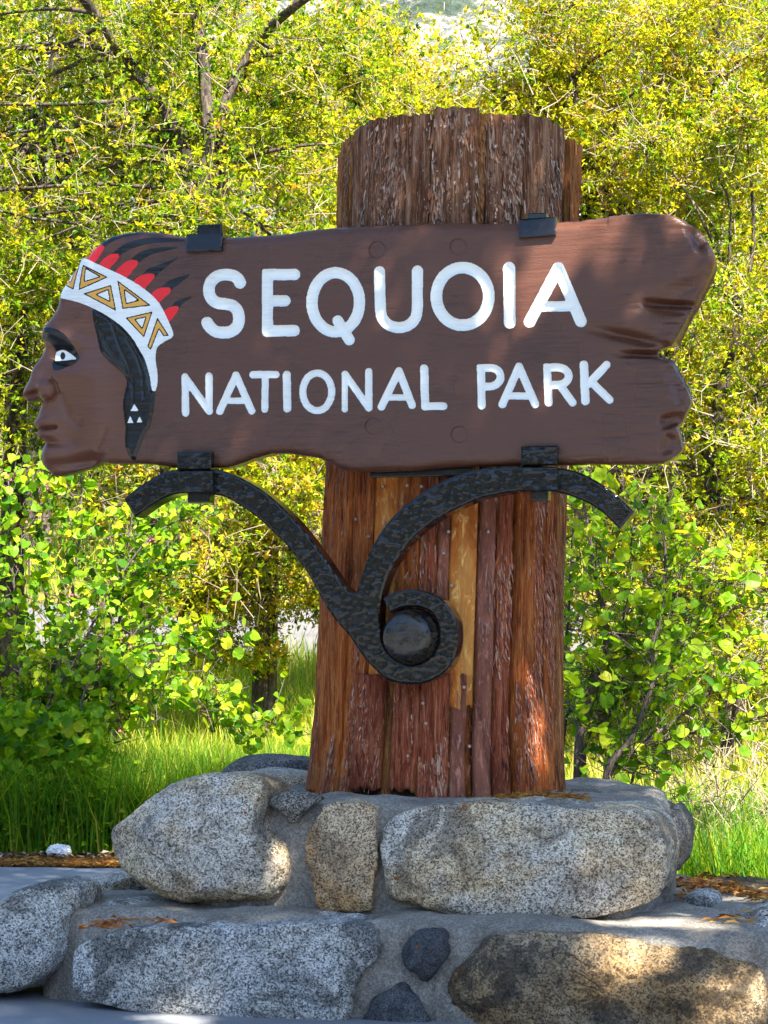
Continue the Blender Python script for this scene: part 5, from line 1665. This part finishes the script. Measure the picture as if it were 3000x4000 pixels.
w0 = 14.9
stL = [([ft(300, w0), C5(440, 1330, w0), C5(540, 1080, w0), C5(600, 800, w0), C5(620, 560, w0), C5(660, 250, w0)], .022),
       ([ft(290, w0), C5(400, 1320, w0 - .1), C5(480, 1120, w0 - .1), C5(520, 990, w0 - .1)], .016),
       ([ft(310, w0), C5(470, 1330, w0 + .2), C5(640, 1160, w0 + .2), C5(700, 760, w0 + .3), C5(820, 480, w0 + .3), C5(900, 220, w0 + .3)], .016),
       ([ft(170, w0 + .2), C5(210, 1290, w0 + .2), C5(290, 1000, w0 + .2), C5(350, 780, w0 + .2), C5(400, 400, w0 + .2), C5(410, 80, w0 + .2)], .02),
       ([ft(150, w0 + .3), C5(150, 1270, w0 + .3), C5(230, 1090, w0 + .3), C5(290, 920, w0 + .3), C5(200, 500, w0 + .3), C5(180, 120, w0 + .3)], .018),
       ([ft(80, w0 + .1), C5(100, 1300, w0 + .1), C5(100, 920, w0 + .1), C5(60, 500, w0 + .1), C5(40, 100, w0 + .1)], .018),
       ([ft(210, w0 - .2), C5(240, 1280, w0 - .2), C5(380, 1000, w0 - .2), C5(520, 700, w0 - .2), C5(740, 400, w0 - .2), C5(1000, 230, w0 - .2)], .015),
       ([ft(330, w0 - .5), C5(420, 1200, w0 - .5), C5(560, 1000, w0 - .5), C5(680, 1060, w0 - .6), C5(900, 1140, w0 - .7), C5(1130, 1230, w0 - .8), C5(1400, 1320, w0 - .8)], .011),
       ([ft(-80, w0), C5(-60, 1200, w0), C5(-40, 800, w0), C5(-60, 300, w0)], .018),
       ([ft(320, w0 + .1), C5(470, 1280, w0 + .1), C5(660, 1010, w0 + .1), C5(880, 900, w0 + .1), C5(1080, 860, w0)], .012)]
def lowL(r):
    n = 2600
    return np.stack([at(px_, w_, z_) for px_, w_, z_ in zip(-80 + 500 * r.uniform(0, 1, n) ** 1.3 , r.uniform(13.9, 14.8, n), r.uniform(.05, 1.0, n) ** 1.0)])
redbud('redbud bush with pink blossom standing left of the base', stL, 41, 3300, 0.07, 0.55, [0.25, 0.3, 0.2, 0.1, 0.15], 'redbud bushes', None, 60, 300, lowL)
w1 = 11.9
stR = [([ft(2225, w1), C6(120, 1680, w1), C6(190, 1400, w1), C6(255, 1150, w1), C6(270, 920, w1), C6(230, 780, w1), C6(200, 500, w1), C6(170, 330, w1)], .024),
       ([ft(2235, w1), C6(150, 1650, w1), C6(240, 1230, w1), C6(340, 1060, w1), C6(480, 960, w1), C6(620, 850, w1), C6(700, 480, w1)], .016),
       ([ft(2330, w1 - .2), C6(270, 1760, w1 - .2), C6(400, 1540, w1 - .2), C6(500, 1280, w1 - .2), C6(520, 1060, w1 - .2), C6(590, 720, w1 - .2), C6(560, 400, w1 - .2)], .022),
       ([ft(2340, w1 - .1), C6(280, 1770, w1 - .1), C6(430, 1590, w1 - .1), C6(640, 1430, w1 - .1), C6(850, 1260, w1 - .1), C6(1060, 1130, w1 - .1)], .018),
       ([ft(2290, w1 + .3), C6(170, 1600, w1 + .3), C6(300, 1430, w1 + .3), C6(500, 1280, w1 + .3), C6(660, 1100, w1 + .3), C6(900, 900, w1 + .3), C6(1100, 780, w1 + .3)], .015),
       ([ft(2180, w1 + .2), C6(60, 1480, w1 + .2), C6(180, 1380, w1 + .2), C6(330, 1080, w1 + .2), C6(400, 700, w1 + .2), C6(420, 300, w1 + .2)], .013),
       ([ft(2200, w1 + .4), C6(30, 1500, w1 + .4), C6(80, 1000, w1 + .4), C6(100, 600, w1 + .4), C6(140, 200, w1 + .4)], .013),
       ([ft(2400, w1 + .1), C6(420, 1720, w1 + .1), C6(600, 1540, w1 + .1), C6(900, 1480, w1), C6(1150, 1400, w1)], .011),
       ([ft(2330, w1 + .2), C6(300, 1500, w1 + .2), C6(480, 1150, w1 + .2), C6(760, 830, w1 + .2), C6(1000, 750, w1 + .2)], .012)]
redbud('redbud bush with round fresh leaves right of the log', stR, 42, 1700, 0.068, 0.46, [0.2, 0.3, 0.28, 0.15, 0.07], 'redbud bushes', lambda p: ~((project(p)[:, 1] > 3080)), 0, 300)

# dry twiggy shrub at the right
r = np.random.default_rng(55)
ds = thing('dry_shrub', 'bare tangled grey shrub beside the right end of the base', 'bush', at(2850, 12.6, 0))
A_, B_ = [], []
for k in range(70):
    p = at(2850 + r.normal(0, 120), 12.6 + r.normal(0, .3), 0.0)
    d = unit(np.array([r.normal(0, .7), r.normal(0, .5), 1.0]))
    for s in range(7):
        e = p + d * r.uniform(.1, .2)
        A_.append(p); B_.append(e)
        for _ in range(2):
            d2 = unit(d + r.normal(0, .8, 3))
            A_.append(e); B_.append(e + d2 * r.uniform(.1, .3))
        p = e
        d = unit(d + r.normal(0, .4, 3) + np.array([0, 0, -.08]))
V, F = twigs(np.array(A_), np.array(B_), np.full(len(A_), .0035))
tag(link('twigs', mesh_np('twigs', V, F, mat=mt['twig']), ds), kind='stuff')
bp = np.array(B_)[r.integers(0, len(B_), 700)]
L_ = r.uniform(.02, .04, 700)
V, F = leaves_mesh(bp, unit(r.normal(size=(700, 3))), unit(r.normal(size=(700, 3)) + np.array([0, 0, 1])), L_, L_ * .5)
tag(link('foliage', mesh_np('foliage', V, F, np.repeat(pick(r, 700, OAK, OAKY), 4, 0), mat=mt['leaf']), ds), kind='stuff')

# ------------------------------------------------------------------ grass and weeds
def grass(name, n, region_, hgt, pal, wts, seed, wid=.006, lean=.35):
    r = np.random.default_rng(seed)
    P = region_(r, n)
    n = len(P)
    H = hgt * r.uniform(.45, 1.15, n)
    a = r.uniform(0, 2 * math.pi, n)
    ln = np.abs(r.normal(0, lean, n)) + .05
    d = np.stack([np.cos(a), np.sin(a), a * 0], 1)
    s = np.stack([-np.sin(a + r.normal(0, .6, n)), np.cos(a), a * 0], 1) * (wid * r.uniform(.6, 1.4, n))[:, None]
    V = np.zeros((n, 5, 3))
    m1 = P + d * (ln * H * .25)[:, None] + np.array([0, 0, 1.0]) * (H * .55)[:, None]
    tp = P + d * (ln * H)[:, None] + np.array([0, 0, 1.0]) * (H * .95)[:, None]
    V[:, 0], V[:, 1], V[:, 2], V[:, 3], V[:, 4] = P - s, P + s, m1 - s * .8, m1 + s * .8, tp
    b = (np.arange(n) * 5)[:, None]
    F = np.concatenate([b + np.array(x) for x in ((0, 1, 3), (0, 3, 2), (2, 3, 4))])
    c = pick(r, n, pal, wts, .25)
    return link(name, mesh_np(name, V.reshape(-1, 3), F, np.repeat(c, 5, 0), mat=mt['grassm']))

def reg(px0, px1, w0_, w1_, pw=1.0):
    def f(r, n):
        w = w0_ + (w1_ - w0_) * r.uniform(0, 1, n) ** pw
        px = r.uniform(px0, px1, n)
        b = F2[None] + RT[None] * ((px - W0 / 2) / FPX)[:, None]
        P = CAM[None] + b * w[:, None]
        P[:, 2] = terrain(0, w) - .03
        return P
    return f
GP = [(0.07, 0.20, 0.015), (0.14, 0.27, 0.015), (0.27, 0.33, 0.02), (0.42, 0.38, 0.06), (0.5, 0.41, 0.13)]
tag(grass('grass', 24000, reg(-150, 1350, 13.75, 15.6), .72, GP, [.45, .35, .15, .04, .01], 61, .0045), 'tall green grass growing behind the path on the left', 'grass', kind='stuff')
tag(grass('grass', 40000, reg(-1900, 1500, 15.4, 25.5), .6, GP, [.1, .25, .38, .2, .07], 62, .006), 'sunlit yellow green grass between the bushes and the road', 'grass', kind='stuff')
tag(grass('grass', 15000, reg(2100, 3200, 10.9, 15.0), .5, GP, [.5, .35, .12, .02, .01], 63, .005), 'green grass behind the right end of the base', 'grass', kind='stuff')
tag(grass('grass', 26000, reg(1900, 4700, 14.0, 25.0), .55, GP, [.05, .15, .3, .3, .2], 64, .006), 'dry straw coloured grass behind the right redbud', 'grass', kind='stuff')
tag(grass('grass', 16000, reg(-3500, 6500, 35, 46), .8, GP, [.1, .25, .35, .2, .1], 65, .015), 'grassy slope beyond the road', 'grass', kind='stuff')
# broad-leaved weeds along the path edge
r = np.random.default_rng(71)
n = 9000
Pw = reg(-150, 900, 13.75, 14.4)(r, n)
Pw[:, 2] = np.abs(r.normal(0, .25, n)) * smoothstep(950, 300, project(Pw)[:, 0]) + .02
a = unit(r.normal(size=(n, 3)) * np.array([1, 1, .4]))
L_ = r.uniform(.03, .065, n)
V, F = leaves_mesh(Pw, a, unit(r.normal(size=(n, 3)) * .5 + np.array([0, 0, 1])), L_, L_ * .6)
tag(link('weeds', mesh_np('weeds', V, F, np.repeat(pick(r, n, RB_L, [.4, .3, .1, .05, .15]), 4, 0), mat=mt['rleaf'])), 'leafy green weeds at the edge of the path', 'weeds', kind='stuff')

# ------------------------------------------------------------------ litter
def litter(name, P, L0, pal, seed, label, mat, thin=.0016, flat=True):
    r = np.random.default_rng(seed)
    n = len(P)
    a = r.uniform(0, 2 * math.pi, n)
    d = np.stack([np.cos(a), np.sin(a), r.normal(0, .12, n)], 1)
    V, F = leaves_mesh(P, d, np.tile([0, 0, 1.0], (n, 1)) + r.normal(0, .3, (n, 3)), np.full(n, L0) * r.uniform(.5, 1.3, n), np.full(n, thin))
    c = pick(r, n, pal, [1] * len(pal), .3)
    return tag(link(name, mesh_np(name, V, F, np.repeat(c, 4, 0), mat=mat)), label, name.replace('_', ' '), kind='stuff')
mt['litter'] = m_attr('dry_litter', .9, .1)
NP_ = [(0.42, 0.20, 0.045), (0.34, 0.14, 0.03), (0.5, 0.28, 0.08), (0.22, 0.09, 0.03)]
r = np.random.default_rng(81)
P = reg(-200, 640, 13.32, 13.72)(r, 9000); P[:, 2] = r.uniform(.002, .02, len(P))
litter('needle_litter', P, .06, NP_, 1, 'strip of orange brown needles between path and grass', mt['litter'], .004)
P = reg(-200, 640, 13.6, 14.1)(r, 900); P[:, 2] = r.uniform(.01, .05, len(P))
litter('leaf_litter', P, .06, [(0.4, 0.25, 0.14), (0.28, 0.15, 0.08), (0.48, 0.36, 0.26), (0.16, 0.09, 0.06)], 2, 'dry fallen leaves under the left bush', mt['litter'], .035)
def ledge(pts, z, n, sp, r):
    c = []
    for (x, y, k) in pts:
        d = ray(x, y)
        p = CAM + d * ((z - EYE) / d[2])
        q = p + np.stack([r.normal(0, sp, int(n * k)), r.normal(0, sp * 1.3, int(n * k)), np.abs(r.normal(0, .008, int(n * k)))], 1)
        c.append(q)
    return np.concatenate(c)
P = ledge(SX([(1090, 860, 1), (1200, 840, 1), (1420, 880, 1.5), (1560, 920, 1.5), (1640, 950, 1), (1330, 810, 1), (1430, 1080, .6), (1120, 930, .6)]) if False else [(x, y, k) for (x, y), k in zip(SX([(1090, 870), (1200, 840), (1420, 880), (1560, 920), (1640, 950), (1330, 815), (1430, 1080), (1130, 925)]), (1, 1, 1.5, 1.5, 1, 1, .5, .6))], .372, 60, .05, r)
P[:, 2] += .012
litter('needle_litter', P, .05, NP_, 3, 'orange needles lying on the right ledge of the base', mt['litter'], .0035)
P = ledge([(x, y, 1) for x, y in LO([(1300, 1045), (1440, 1040), (1540, 1050), (1230, 1050), (420, 985), (560, 1000), (700, 1020)])], .785, 120, .035, r)
P[:, 2] += .01
litter('needle_litter', P, .045, NP_, 4, 'orange needles caught at the foot of the log', mt['litter'], .003)
P = ledge([(x, y, 1) for x, y in SB([(590, 520), (640, 510), (700, 495), (950, 483)])], .38, 22, .025, r)
P[:, 2] += .02
litter('needle_litter', P, .05, [(0.3, 0.1, 0.03), (0.36, 0.15, 0.05)], 5, 'small tuft of red brown needles on the left ledge', mt['litter'], .003)

# crumpled white paper at the edge of the path
r = np.random.default_rng(17)
bm = bmesh.new()
bmesh.ops.create_icosphere(bm, subdivisions=4, radius=1)
co = np.array([v.co[:] for v in bm.verts])
dsp = 1 + .35 * np.abs(noise3(co * 1.7 + 2)) - .28 * np.abs(noise3(co * 3.7)) - .12 * np.abs(noise3(co * 8))
cw = at(243, 13.72, 0.055)
for v, k in zip(bm.verts, dsp):
    v.co = Vector((v.co.x * .082 * k + cw[0], v.co.y * .06 * k + cw[1], v.co.z * .047 * k + cw[2]))
pp = bm_obj('crumpled_paper', bm, Mat('white_paper').set((0.8, 0.8, 0.8), .8, None, .2))
tag(pp, 'crumpled white paper lying at the edge of the path', 'paper')
